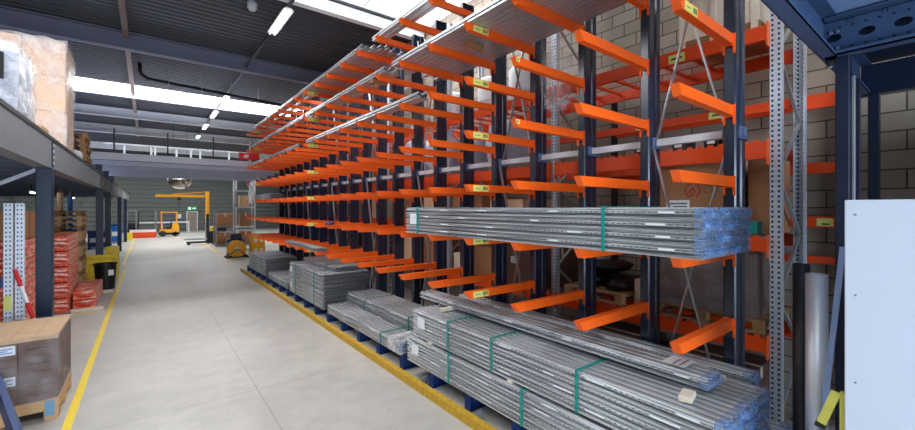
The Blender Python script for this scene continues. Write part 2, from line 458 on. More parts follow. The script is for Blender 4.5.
# closed column section with rounded aisle edges and a grooved side
sec = [(0, -hw + .012), (0, hw - .012), (.012, hw), (.085, hw), (.095, hw - .014), (.15, hw - .014), (.16, hw), (.235, hw), (.24, hw - .008),
       (.24, -hw + .008), (.235, -hw), (.16, -hw), (.15, -hw + .014), (.095, -hw + .014), (.085, -hw), (.012, -hw)]
c.prism(sec, 'z', 0, HC, M_COLUMN)
c.box(-.02, .26, -.07, .07, 0, .012, M_NAVY)
ME_COL = c.mesh('column')
L_ARM = XC - XT
def arm_mesh(lbl):
    a = MB()
    w = .033
    poly = [(-.012, 0), (-L_ARM, 0), (-L_ARM + .055, -.085), (-.012, -.092)]
    a.prism(poly, 'y', -w, w, M_ORANGE)
    a.box(-.014, -.001, -.05, .05, -.10, .006, M_ORANGE)
    for s_ in (-1, 1):
        a.prism([(-.014, -.10), (-.001, -.10), (-.001, -.17), (-.014, -.155)], 'y', s_ * .05, s_ * .03, M_ORANGE)
    a.box(-.03, -.014, -.02, .02, -.088, -.004, M_REDOR)
    if lbl:
        x0, x1 = (-L_ARM + .10, -L_ARM + .34) if lbl == 1 else (-L_ARM + .02, -L_ARM + .07)
        z0, z1 = (-.080, -.008) if lbl == 1 else (-.05, -.008)
        a.box(x0, x1, -w - .0025, -w, z0, z1, M_LABEL)
        if lbl == 1:
            for k in range(4): a.box(x1 - .085 + k * .019, x1 - .074 + k * .019, -w - .0035, -w - .0025, z0 + .015, z1 - .014, M_INK)
            a.box(x0 + .03, x0 + .11, -w - .0035, -w - .0025, z0 + .032, z0 + .037, M_INK)
        else:
            a.box(x0 + .012, x0 + .03, -w - .0035, -w - .0025, z0 + .012, z1 - .012, M_INK)
    return a.mesh('arm')
ME_ARM, ME_ARML, ME_ARMS = arm_mesh(0), arm_mesh(1), arm_mesh(2)
f = MB()
FT = .215
f.box(-L_ARM + .05, 0, -.05, .05, FT - .016, FT, M_BLUE); f.box(-L_ARM + .05, 0, -.05, .05, 0, .014, M_BLUE)
f.box(-L_ARM + .05, 0, -.007, .007, .014, FT - .016, M_BLUE); f.box(-L_ARM + .038, -L_ARM + .05, -.052, .052, 0, FT, M_BLUE)
ME_FOOT = f.mesh('foot')
cl = MB(); cl.box(.06, .20, -.066, -.05, -.055, .055, M_CLAMP); cl.box(.09, .17, -.085, -.066, -.035, .035, M_CLAMP)
cl.box(.06, .20, .05, .066, -.055, .055, M_CLAMP); cl.box(.238, .25, -.066, .066, -.055, .055, M_CLAMP); cl.box(.20, .25, -.066, -.05, -.055, .055, M_CLAMP); cl.box(.20, .25, .05, .066, -.055, .055, M_CLAMP)
ME_CLAMP = cl.mesh('clamp')
ZH = 3.08
for i in range(NCOL):
    col = put('column', ME_COL, rack, (0, i * DY, 0))
    for k, z in LEV.items():
        me = ME_ARM
        if i in (3, 11, 19) or (i == 0 and k == 2): me = ME_ARML
        if i == 2 and k in (1, 2): me = ME_ARMS
        ar = put('arm', me, col, (0, 0, z))
        if i == 0: ar.scale.x = .92
    put('foot', ME_FOOT, col, (0, 0, 0))
    put('clamp', ME_CLAMP, col, (0, 0, ZH))
for i in range(NCOL - 1):
    t = MB(); t.box(.09, .16, i * DY + .085, (i + 1) * DY - .085, ZH - .035, ZH + .035, M_TUBEW); t.build('tie_tube', rack)
for i in (0, 3, 6, 9, 12, 15, 18):
    for z0, z1 in ((.42, ZH - .05), (ZH + .05, HC - .12)):
        for a, b, dx in ((z0, z1, .085), (z1, z0, .165)):
            t = MB(); t.bar((dx, i * DY + .055, a), (dx, (i + 1) * DY - .055, b), .012, .035, M_GALV, (1, 0, 0)); t.build('brace', rack)
# yellow kick rail on the floor in front of the feet
k = MB(); k.box(2.785, 2.797, 1.0, 17.0, 0, .105, M_YSAFE); k.box(2.797, 2.865, 1.0, 17.0, .093, .105, M_YSAFE)
kr = tag(k.build('kick_rail', None), 'low scuffed yellow kick rail along the foot of the rack', 'rail')
for i in range(21):
    pl = MB(); pl.box(2.797, 2.865, 1.2 + i * .78, 1.30 + i * .78, 0, .012, M_YSAFE); pl.build('base_plate', kr)

# ------------------------------------------------------------------ steel profiles
PW, PH = .083, .088
def profile_mesh(L, sticker=False):
    b = MB(); h = PW / 2
    half = [(-.0400, .020), (-.0400, .0015), (-.008, .0015), (-.008, .040), (-.0390, .044), (-.0390, .064), (-.018, .066), (-.018, PH - .0015)]
    path = half + [(-x, z) for x, z in reversed(half)]
    strip(b, path, .003, 'y', 0, L, M_PROF)
    if sticker:  # white strips paint in the reflections of the plastic wrap
        y = random.uniform(.1, .35)
        while y < L - .3:
            b.box(-.0425, -.0405, y, y + random.uniform(.10, .22), .046, .060, M_PAPER); y += random.uniform(.7, 1.2)
    return b.mesh('steel_profile')
PM = {}
def pmesh(L, st=0):
    key = (round(L, 2), st)
    if key not in PM: PM[key] = profile_mesh(L, st > 0)
    return PM[key]
def strap_mesh(x0, x1, z0, z1, t=.006, w=.015):
    b = MB()
    b.box(x0 - t, x0, -w, w, z0, z1 + t, M_GREEN); b.box(x1, x1 + t, -w, w, z0, z1 + t, M_GREEN)
    b.box(x0, x1, -w, w, z1, z1 + t, M_GREEN)
    return b
def film_cap(x0, x1, y0, y1, z0, z1, mat, seed, amp=.012, lump=0):
    """crumpled stretch film over the end of a pack: a real shell with five sides."""
    rnd = random.Random(seed); bm = bmesh.new()
    bmesh.ops.create_cube(bm, size=1)
    for v in bm.verts:
        v.co = Vector(((x0 + x1) / 2 + v.co.x * (x1 - x0), (y0 + y1) / 2 + v.co.y * (y1 - y0), (z0 + z1) / 2 + v.co.z * (z1 - z0)))
    bmesh.ops.subdivide_edges(bm, edges=list(bm.edges), cuts=7, use_grid_fill=True)
    dl = [f_ for f_ in bm.faces if f_.calc_center_median().y > y1 - 1e-5]
    bmesh.ops.delete(bm, geom=dl, context='FACES')
    bm.normal_update()
    from mathutils import noise as mn
    w_, h_ = x1 - x0, z1 - z0
    for v in bm.verts:
        u = min(1, abs(v.co.x - (x0 + x1) / 2) / (w_ / 2)); q = min(1, abs(v.co.z - (z0 + z1) / 2) / (h_ / 2))
        p = v.co * 14 + Vector((seed * 3.7, seed * 1.3, 0))
        d = amp * (.6 + 1.1 * mn.noise(p)) + amp * .5 * mn.noise(p * 3.1)
        if v.co.z < z0 + 1e-5: d = 0
        if lump and v.co.y < y0 + 1e-5:
            v.co.y -= lump * (1 - u * u) * (1 - q * q); v.co.x += ((x0 + x1) / 2 - v.co.x) * .10 * q; v.co.z += ((z0 + z1) / 2 - v.co.z) * .12
        v.co += v.normal * max(-.2 * amp, d)
    me = bpy.data.meshes.new('end_film'); bm.to_mesh(me); bm.free(); me.materials.append(mat)
    return me
def bundle(label, cat, group, x0, y0, z0, L, rows, cols, straps=(), cap=True, seed=1, far_cap=False, jig=.0, name='profile_bundle'):
    cx_ = x0 + cols * PW / 2
    t = thing(name, (cx_, y0, z0), label, cat, group)
    rnd = random.Random(seed); w = cols * PW
    for r in range(rows):
        for c_ in range(cols):
            st = 1 + (r % 3) if c_ == 0 else 0
            put('steel_profile', pmesh(L, st), t, (-w / 2 + (c_ + .5) * PW, rnd.uniform(0, jig), r * (PH + .002)))
    H_ = rows * (PH + .002)
    for y in straps: strap_mesh(-w / 2 - .006, w / 2 + .006, 0, H_ + .002).build('strap', t, (0, y, 0))
    if cap:
        for r in range(rows):
            g = 3 if cols > 8 else 1
            for k in range(g):
                a = -w / 2 + w * k / g; b = -w / 2 + w * (k + 1) / g
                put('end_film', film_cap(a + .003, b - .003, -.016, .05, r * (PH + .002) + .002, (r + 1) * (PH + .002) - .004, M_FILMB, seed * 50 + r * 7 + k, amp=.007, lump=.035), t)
    if far_cap:
        fc = MB(); fc.box(-w / 2 - .004, -w / 2 - .002, L - .30, L - .12, H_ * .35, H_ * .75, M_PAPER); fc.build('paper_tag', t)
    return t
A1 = LEV[-1]
bundle('big strapped bundle of galvanised profiles lying on the orange arms with wrapped ends', 'steel bundle', None, 2.965, 1.12, A1 + .0015, 3.92, 4, 11, (.74, 3.60), True, 3, True)
z1 = FT + .002
bundle('lowest big bundle of galvanised profiles nearest the camera, on the blue feet', 'steel bundle', 'bundles on the floor beams', 2.96, 1.04, z1, 3.95, 4, 11, (1.72, 2.95), True, 5, True)
def block(x, y, z, lx, ly, lz, label, rz=0, mat=None):
    b = MB(); b.box(-lx / 2, lx / 2, -ly / 2, ly / 2, 0, lz, mat or M_WOODP, .004)
    o = tag(b.build('timber_block', None, (x, y, z)), label, 'wood block', 'timber spacers'); o.rotation_euler.z = rz; return o
zt = z1 + 4 * (PH + .002) + .001
for y, lb in ((1.35, 'long timber spacer between the two near bundles, by their wrapped ends'), (2.95, 'long timber spacer between the near bundles, under the middle green strap'), (4.45, 'long timber spacer between the near bundles, by their far ends')):
    block(3.42, y, zt, .90, .07, .034, lb)
z2 = zt + .035
bundle('upper big bundle of galvanised profiles in the near stack, tied with green straps', 'steel bundle', 'bundles on the floor beams', 2.97, 1.0, z2, 3.85, 4, 11, (1.12, 2.22, 3.02), True, 6, True)
z3 = z2 + 4 * (PH + .002) + .006
block(3.17, 1.30, z3, .16, .09, .045, 'pale wood block at the aisle side under the top pack', .2)
block(3.69, 1.30, z3, .14, .10, .045, 'pale wood block at the rack side under the top pack', -.2)
block(3.47, 4.45, z3, .60, .07, .045, 'wood spacer at the far end under the top pack')
tp = bundle('thin pack of three profiles on top of the near stack, with white paper note', 'steel bundle', 'bundles on the floor beams', 3.32, 1.22, z3 + .046, 4.0, 1, 3, (), True, 8)
pn = MB(); pn.box(-.11, .11, -.09, .09, 0, .003, M_PAPER); pn.box(-.09, .09, -.05, -.04, .003, .0035, M_INK); pn.box(-.09, .05, .0, .01, .003, .0035, M_INK)
pn.build('paper_note', tp, (.05, .28, PH + .008))
bundle('narrow dark pack of profiles along the columns behind the near stack', 'steel bundle', 'bundles on the floor beams', 3.91, .90, z1, 4.2, 5, 2, (), True, 9)
bundle('loose pair layer of profiles on top of the narrow pack by the columns', 'steel bundle', 'bundles on the floor beams', 3.91, 1.12, z1 + 5 * (PH + .002) + .002, 3.9, 4, 2, (), True, 10)
# middle stacks
b2 = bundle('low front bundle of profiles with taped ends, past the near stack', 'steel bundle', 'bundles on the floor beams', 2.96, 5.22, z1, 3.0, 2, 5, (.6,), True, 11)
put('tape_wrap', film_cap(-5 * PW / 2 - .01, 5 * PW / 2 + .01, -.03, .35, 0, 2 * (PH + .002) + .008, M_FILMW, 12, amp=.01), b2)
bundle('flat wide bundle of profiles between the front bundle and the columns', 'steel bundle', 'bundles on the floor beams', 3.42, 5.22, z1, 3.1, 4, 8, (.5, 2.2), False, 13)
bundle('bottom bundle of the tall stack halfway along the rack', 'steel bundle', 'bundles on the floor beams', 2.97, 8.5, z1, 2.6, 4, 13, (.6, 2.0), False, 15, True)
for y, lb in ((8.8, 'timber spacer in the tall halfway stack, near end'), (10.7, 'timber spacer in the tall halfway stack, far end')):
    block(3.5, y, zt, 1.0, .07, .034, lb)
bundle('middle bundle of the tall stack halfway along the rack', 'steel bundle', 'bundles on the floor beams', 2.97, 8.5, z2, 2.6, 4, 13, (.6, 2.0), False, 17, True)
bundle('small top pack on the tall stack halfway along the rack', 'steel bundle', 'bundles on the floor beams', 3.3, 8.7, z3 + .012, 2.3, 1, 8, (.5,), False, 19)
bundle('very low bundle of profiles past the tall halfway stack', 'steel bundle', 'bundles on the floor beams', 2.97, 11.3, z1, 2.2, 2, 9, (.5,), False, 21)
bundle('lower bundle of the farthest floor stack', 'steel bundle', 'bundles on the floor beams', 2.97, 13.8, z1, 2.7, 4, 12, (.6, 2.0), False, 23)
bundle('top bundle of the farthest floor stack', 'steel bundle', 'bundles on the floor beams', 2.97, 13.9, zt + .012, 2.5, 2, 12, (.6,), False, 25)
# loose profiles on the arms
def loose(y0, L, lev, xs, label, group, jig=.12, seed=3):
    rnd = random.Random(seed)
    for x in xs:
        o = put('steel_profile', pmesh(L), None, (x, y0 + rnd.uniform(0, jig), LEV[lev] + .0015)); tag(o, label, 'steel profile', group)
loose(1.15, 4.3, 3, [3.02 + .089 * i for i in range(12)], 'long galvanised profile in the layer across the near upper arms', 'profiles on the upper arms, near end', .2)
loose(5.75, 4.0, 3, [3.02, 3.12, 3.24], 'galvanised profile lying along the tips of the upper arms, mid rack', 'profiles on the upper arms, middle', .05, 4)
loose(9.9, 6.4, 3, [3.02, 3.13], 'long profile at the tips of the upper arms towards the far end', 'profiles on the upper arms, far end', .1, 5)
loose(6.35, 3.6, 4, [3.02 + .092 * i for i in range(11)], 'galvanised profile in the layer on the topmost arms', 'profiles on the topmost arms, mid rack', .35, 6)
loose(2.4, 3.8, 4, [3.04, 3.15], 'one of two profiles on the topmost arms nearest the camera', 'profiles on the topmost arms, near end', .05, 7)
loose(10.2, 5.6, 4, [3.03, 3.13, 3.3], 'profile on the topmost arms far along the rack', 'profiles on the topmost arms, far end', .2, 8)
loose(4.75, 5.0, 2, [3.03, 3.125], 'profile along the tips of the arms below the upper layer', 'profiles on the second upper arms', .05, 9)
loose(10.5, 6.0, 2, [3.05], 'single profile along the tips of the second upper arms, far half', None, .05, 10)
loose(8.9, 2.8, -2, [3.08, 3.19], 'short profile lying on the lowest arms above the halfway stack', 'profiles on the lowest arms', .1, 11)
dk = bundle('dark pack of short profiles on the arms near the far end of the rack', 'steel bundle', None, 3.05, 13.6, LEV[0] + .0015, 2.5, 2, 5, (.5,), False, 30)
for x, y, lb in ((3.42, YA + 3.5 * DY, 'brown wood packing block strapped under the upper layer, nearer one'), (3.13, YA + 6.3 * DY, 'brown wood packing block strapped under the upper layer, farther one')):
    block(x, y, LEV[3] - .068, .30, .07, .068, lb, 0, M_WOODD)
# crumpled film hanging from the rack
def hang_film(name, loc, w, h, label, seed, mat=None, depth=.05):
    rnd = random.Random(seed); nx, nz = 10, 16; vs = []; fs = []
    for s_ in (0, 1):
        for j in range(nz + 1):
            ww = w * (.55 + .45 * math.sin(PI * (j / nz) ** .7) + .12 * rnd.uniform(-1, 1))
            for i in range(nx + 1):
                u = i / nx - .5
                vs.append((rnd.uniform(-.02, .02) + (depth if s_ else 0) + .05 * math.sin(u * 9), u * ww, -h * j / nz))
    n1 = (nx + 1) * (nz + 1)
    for s_ in (0, 1):
        for j in range(nz):
            for i in range(nx):
                a = s_ * n1 + j * (nx + 1) + i; fs.append((a, a + 1, a + nx + 2, a + nx + 1))
    b = MB(); b.add(vs, fs, mat or M_FILM)
    return tag(b.build(name, None, loc, True), label, 'plastic film')
hang_film('plastic_sheet', (4.02, 3.20, LEV[3] - .02), .42, .95, 'torn clear plastic sheet hanging from the upper profiles by a column', 41)
hang_film('plastic_sheet', (2.84, 15.32, LEV[1] - .02), .35, .72, 'white plastic strip hanging from the arms near the far end', 42, M_FILMW)
# small blue rag on an arm tip
b = MB(); rnd = random.Random(2); b.lathe([(.02, .0), (.10, .005), (.11, .03), (.07, .055), (.0001, .062)], M_BLUE, 12)
tag(b.build('cleaning_rag', None, (3.03, YA + 9 * DY, LEV[-1] + .001), True), 'small blue rag on an arm tip halfway along the rack', 'rag')
# metal offcuts lying behind the kick rail
for i, (x, y, r) in enumerate(((2.965, 4.55, .3), (2.96, 3.42, .25))):
    b = MB(); b.box(-.06, .06, -.004, .004, 0, .11, M_GALVD); b.box(-.06, .06, -.05, .004, 0, .004, M_GALVD)
    o = tag(b.build('steel_offcut', None, (x, y, .0)), ('small steel angle plate behind the rail at the end of the near stack', 'small steel angle plate behind the rail under the near stack')[i], 'offcut'); o.rotation_euler.z = r

# ------------------------------------------------------------------ pallet racking behind
XF, XR = 4.90, 5.80
prack = thing('pallet_rack', (XF, 1.13, 0), 'tall pallet rack with red orange beams behind the cantilever rack', 'rack')
u = MB()
ush = [(.0, -.018), (.0, -.05), (.07, -.05), (.07, -.035)]
strip(u, [(.075, -.025), (.075, -.045), (0, -.045), (0, .045), (.075, .045), (.075, .025)], .004, 'z', 0, 6.2, M_PERF)
u.box(-.03, .11, -.07, .07, 0, .008, M_BLUE)
ME_UP = u.mesh('upright')
ur = MB(); strip(ur, [(-.075, -.03), (-.075, -.05), (0, -.05), (0, .05), (-.075, .05), (-.075, .03)], .004, 'z', 0, 6.2, M_PERF); ur.box(-.11, .03, -.07, .07, 0, .008, M_BLUE)
ME_UPR = ur.mesh('upright')
UY = [1.19 + 2.72 * i for i in range(7)]
for y in UY:
    fr = thing('tmp', (0, 0, 0), '', ''); bpy.data.objects.remove(fr)
    p = put('upright', ME_UP, prack, (0, y - 1.13, 0)); put('upright', ME_UPR, prack, (XR - XF + .05, y - 1.13, 0))
    zz = .25; s_ = 1
    while zz < 5.6:
        b = MB(); b.bar((.06, 0, zz), (XR - XF - .01, 0, zz + .62), .03, .03, M_GALVD) if s_ > 0 else b.bar((XR - XF - .01, 0, zz), (.06, 0, zz + .62), .03, .03, M_GALVD)
        b.build('brace', prack, (0, y - 1.13, 0)); zz += .62; s_ = -s_
def beam_mesh(L, h, teeth):
    b = MB(); b.box(-.025, .025, .055, L - .055, -h, 0, M_REDOR)
    b.box(-.03, .03, .05, .062, -h - .06, .03, M_ORANGE); b.box(-.03, .03, L - .062, L - .05, -h - .06, .03, M_ORANGE)
    if teeth:
        k = 0; y = .12
        while y < L - .12: b.box(-.024, .0, y, y + .05, 0, .022, M_REDOR); y += .105
    return b.mesh('beam')
BLV = [(4.22, .15, 0), (3.06, .17, 1), (2.10, .14, 1), (1.10, .15, 1)]
for zt_, h, te in BLV:
    me = beam_mesh(2.72, h, te)
    for y in UY[:-1]:
        put('beam', me, prack, (-.03, y - 1.13, zt_)); put('beam', me, prack, (XR - XF + .075, y - 1.13, zt_))
for zt_ in (3.66,):
    me = beam_mesh(2.72, .11, 0)
    for y in UY[:-1]: put('beam', me, prack, (XR - XF + .075, y - 1.13, zt_))
# wire decks / support bars of each level
for zt_, h, te in BLV:
    for y in UY[:-1]:
        b = MB()
        yy = y + .2
        while yy < y + 2.6:
            b.box(.0, XR - XF + .045, yy - 1.13 - .02, yy - 1.13 + .02, zt_ - .035, zt_ - .004, M_REDOR if te == 0 else M_GALVD); yy += .34
        if te == 0:
            for xx in [.1 * q + .05 for q in range(10)]: b.box(xx - .003, xx + .003, y - 1.13 + .1, y - 1.13 + 2.62, zt_ - .004, zt_ + .002, M_REDOR)
        b.build('deck_bars', prack)
# bay to the right of the first frame (rear beams seen past the frame)
rb = thing('wall_beam_rack', (6.02, .84, 0), 'red beams on posts along the block wall, seen past the first rack frame', 'rack')
for zt_, h in ((3.69, .16), (2.91, .12), (2.30, .12), (1.85, .08), (.98, .11)):
    b = MB(); b.box(-.025, .025, .0, 2.70, -h, 0, M_REDOR)
    b.build('beam', rb, (0, 0, zt_))
    if zt_ != 2.30: continue
    b = MB(); b.box(-.029, -.025, .10, .24, -h + .015, -.02, M_LABEL); b.box(-.030, -.029, .13, .20, -h + .03, -h + .045, M_INK); b.build('beam_label', rb, (0, 0, zt_))
for y in (-.04, 2.74):
    b = MB(); b.box(-.03, .03, y - .04, y + .04, 0, 4.2, M_DARK); b.build('post', rb)
# label plates on beams
for y, z in ((2.1, 4.13), (3.3, 4.13)):
    b = MB(); b.box(-.004, 0, -.09, .09, -.05, .05, M_LABEL); b.box(-.005, -.004, -.06, .06, -.01, .01, M_INK); b.build('beam_label', prack, (-.056, y - 1.13, z))
for y in (2.02, 3.02):
    b = MB(); b.box(-.004, 0, -.11, .11, -.045, .045, M_LABEL); b.box(-.005, -.004, -.07, .07, -.01, .01, M_INK); b.build('beam_label', prack, (XR - XF + .049, y - 1.13, 3.605))

# ------------------------------------------------------------------ goods on the pallet racks
def pallet_mesh(lx, ly, mat=M_WOOD, h=.144):
    b = MB()
    for i in range(5):
        x = -lx / 2 + i * (lx - .1) / 4; b.box(x, x + .1, -ly / 2, ly / 2, h - .022, h, mat)
    for i in range(3):
        y = -ly / 2 + i * (ly - .1) / 2
        b.box(-lx / 2, lx / 2, y, y + .1, h - .044, h - .022, mat)
        for j in range(3):
            x = -lx / 2 + j * (lx - .1) / 2; b.box(x, x + .1, y, y + .1, .022, h - .044, mat)
    for j in range(3):
        x = -lx / 2 + j * (lx - .1) / 2; b.box(x, x + .1, -ly / 2, ly / 2, 0, .022, mat)
    return b.mesh('pallet')
ME_PAL = pallet_mesh(.95, 1.15); ME_PALD = pallet_mesh(.95, 1.15, M_WOODD)
def pallet(x, y, z, label, dark=False, group=None, rz=0, me=None):
    o = put('wooden_pallet', me or (ME_PALD if dark else ME_PAL), None, (x, y, z), rz); return tag(o, label, 'pallet', group)
def carton(x, y, z, lx, ly, lz, label, mat=M_CARD, group=None, name='cardboard_box', tape=True, cat='box'):
    t = thing(name, (x, y, z), label, cat, group)
    b = MB(); b.box(-lx / 2, lx / 2, -ly / 2, ly / 2, 0, lz, mat, .004); b.build('carton', t)
    if tape:
        b = MB(); b.box(-.03, .03, -ly / 2 - .001, ly / 2 + .001, lz, lz + .001, M_WOODP); b.box(-.03, .03, -ly / 2 - .0015, -ly / 2 - .0003, lz * .75, lz + .001, M_WOODP)
        b.build('tape', t)
    return t
def sticker(t, x, y0, z, w, h, face='x', mat=M_PAPER, lines=3):
    b = MB()
    if face == 'x':
        b.box(x - .002, x, y0 - w / 2, y0 + w / 2, z, z + h, mat)
        for i in range(lines): b.box(x - .003, x - .002, y0 - w * .4, y0 + w * (.4 - .2 * (i % 2)), z + h * (.2 + .25 * i), z + h * (.28 + .25 * i), M_INK)
    else:
        b.box(x - w / 2, x + w / 2, y0 - .002, y0, z, z + h, mat)
        for i in range(lines): b.box(x - w * .4, x + w * (.4 - .2 * (i % 2)), y0 - .003, y0 - .002, z + h * (.2 + .22 * i), z + h * (.30 + .22 * i), M_BLUEINK)
    return b.build('sticker', t)
ZB2, ZB1, ZB3, ZB4 = 2.10 + .024, 1.10 + .024, 3.06 + .024, 4.22 + .003
def emblem(t, x, y, z, r, face='x'):
    """red ring with a flame-like triangle, printed on the box."""
    b = MB(); n = 28
    def P(a, q, d): return (x - d, y + a, z + q) if face == 'x' else (x + a, y - d, z + q)
    for i in range(n):
        t0, t1 = 2 * PI * i / n, 2 * PI * (i + 1) / n
        if 5 * PI / 4 + .35 < (t0 + t1) / 2 + .0 < 3 * PI / 2 + .12: continue
        vs = [P(rr * math.cos(a), rr * math.sin(a), .0016) for a in (t0, t1) for rr in (r * .80, r)]
        b.add(vs, [(0, 1, 3, 2)], M_REDLOGO)
    for poly in ([(-.55, -.35), (0, .55), (.55, -.35), (.30, -.35), (0, .12), (-.30, -.35)], [(-.2, -.75), (0, -.2), (.2, -.75)]):
        b.add([P(p[0] * r, p[1] * r, .0016) for p in poly], [tuple(range(len(poly)))], M_REDLOGO)
    b.build('emblem', t)
def letters(t, x, y, z, txt, size, mat, face='x', name='lettering'):
    cu = bpy.data.curves.new(name, 'FONT'); cu.body = txt; cu.size = size; cu.extrude = .0006; cu.align_x = 'CENTER'; cu.align_y = 'CENTER'
    o = bpy.data.objects.new(name, cu); COL.objects.link(o)
    dg = bpy.context.evaluated_depsgraph_get(); me = bpy.data.meshes.new_from_object(o.evaluated_get(dg)); bpy.data.objects.remove(o)
    me.materials.clear(); me.materials.append(mat)
    q = put(name, me, t, (x, y, z)); q.rotation_euler = (PI / 2, 0, -PI / 2) if face == 'x' else (PI / 2, 0, 0)
    return q
# first bay, middle level: big box with the red emblem, tall box beside it
pallet(5.35, 2.02, ZB2, 'wooden pallet under the big box with a red round emblem', group=None, me=pallet_mesh(.9, .95))
t = carton(5.35, 2.02, ZB2 + .145, .86, .92, .72, 'big brown cardboard box with a red round emblem, behind the first arms')
emblem(t, -.43, -.06, .33, .085); letters(t, -.4325, -.29, .33, 'CIRT', .115, M_GREYINK)
sticker(t, -.431, .10, .07, .26, .15)
t = carton(5.42, 1.37, ZB2, .62, .22, .80, 'tall narrow brown box beside the perforated upright, emblem on its side', M_CARD)
emblem(t, .20, -.11, .48, .075, 'y')
t = thing('plastic_crate', (5.0, 1.44, ZB2), 'small green crate on the rack beam beside the upright', 'crate')
b = MB(); b.box(-.09, .09, -.09, .09, 0, .012, M_GREEN); b.box(-.09, .09, -.09, -.08, .012, .13, M_GREEN); b.box(-.09, .09, .08, .09, .012, .13, M_GREEN); b.box(-.09, -.08, -.08, .08, .012, .13, M_GREEN); b.box(.08, .09, -.08, .08, .012, .13, M_GREEN); b.build('shell', t)
b = MB(); b.box(-.096, .096, -.096, .096, .118, .134, M_GREEN); b.box(-.08, .08, -.08, .08, .125, .131, M_DARK); b.build('rim', t)
# first bay, lower level
pallet(5.35, 1.85, ZB1, 'wooden pallet under the dark film wrapped box in the lower bay', True)
t = carton(5.35, 1.85, ZB1 + .145, .86, 1.0, .72, 'large dark brown box wrapped in film in the lower bay', M_CARDD)
put('stretch_film', film_cap(-.445, .445, -.52, .52, .002, .738, M_FILM, 60, amp=.012), t)
sticker(t, .05, -.522, .30, .2, .22, 'y')
sticker(t, -.446, -.30, .42, .10, .12)
t = carton(5.3, 2.58, ZB1, .5, .28, .34, 'small pale box squeezed beside the dark wrapped box', M_WOODP, tape=False)
# bags on pallet
pallet(5.35, 3.25, ZB1, 'wooden pallet carrying black plastic bags behind the third column', True, me=pallet_mesh(.95, .9))
def sack(x, y, z, lx, ly, lz, label, mat, seed, group=None, name='plastic_sack', cat='sack'):
    rnd = random.Random(seed); bm = bmesh.new(); bmesh.ops.create_cube(bm, size=1)
    bmesh.ops.subdivide_edges(bm, edges=list(bm.edges), cuts=6, use_grid_fill=True)
    for v in bm.verts:
        p = v.co * 2; q = Vector((p.x * math.sqrt(max(0, 1 - p.y ** 2 * .35 - p.z ** 2 * .25)), p.y * math.sqrt(max(0, 1 - p.x ** 2 * .35 - p.z ** 2 * .25)), p.z * math.sqrt(max(0, 1 - .38 * p.x ** 2 - .38 * p.y ** 2))))
        q += Vector([rnd.uniform(-.05, .05) for _ in range(3)])
        if p.z < -.99: q.z = -1
        v.co = Vector((q.x * lx / 2, q.y * ly / 2, (q.z + 1) * lz / 2))
    me = bpy.data.meshes.new(name); bm.to_mesh(me); bm.free(); me.materials.append(mat)
    me.polygons.foreach_set('use_smooth', [True] * len(me.polygons))
    return tag(put(name, me, None, (x, y, z)), label, cat, group)
sack(5.35, 3.42, ZB1 + .146, .85, .5, .22, 'black plastic sack on the pallet, left of the pair', M_BLACKP, 5)
sack(5.35, 2.98, ZB1 + .146, .8, .36, .17, 'black plastic sack on the pallet, right of the pair', M_BLACKP, 6)
sack(5.35, 3.25, ZB1 + .385, .7, .55, .12, 'flat grey plastic sack on top of the black sacks', M_DARK, 7)
# top level plywood crates
for i, (y, w, h, lb) in enumerate(((1.72, .78, .62, 'pale plywood crate on the top beams behind the first arms'),)):
    t = thing('plywood_crate', (5.35, y, ZB4), lb, 'crate')
    b = MB(); b.box(-.42, .42, -w / 2, w / 2, .1, h, M_WOODP, .003); b.build('shell', t)
    b = MB()
    for s_ in (-w / 2 + .01, 0, w / 2 - .07): b.box(-.44, -.42, s_, s_ + .06, .0, h, M_WOODP)
    b.box(-.44, -.421, -w / 2, w / 2, h - .08, h, M_WOODP); b.build('batten', t)
    for q_ in (-.37, .37):
        b = MB(); b.box(q_ - .05, q_ + .05, -w / 2, w / 2, 0, .1, M_WOODD); b.build('skid', t)
# small black boxes with white labels on the rear ledge
for i, y in enumerate((1.62, 1.80, 2.15, 2.62)):
    t = thing('parts_bin', (5.15 + .0, y, ZB3), ['black bin with white label nearest the upright, on the upper beams', 'black bin with white label second from the upright, on the upper beams', 'black bin with white label third from the upright, on the upper beams', 'black bin with white label farthest from the upright, on the upper beams'][i], 'bin', 'black bins on the upper beams')
    b = MB(); b.box(-.15, .15, -.075, .075, 0, .13, M_BLACKP, .004); b.build('bin_body', t)
    b = MB(); b.box(-.153, -.15, -.04, .04, .035, .10, M_PAPER); b.build('label_card', t)
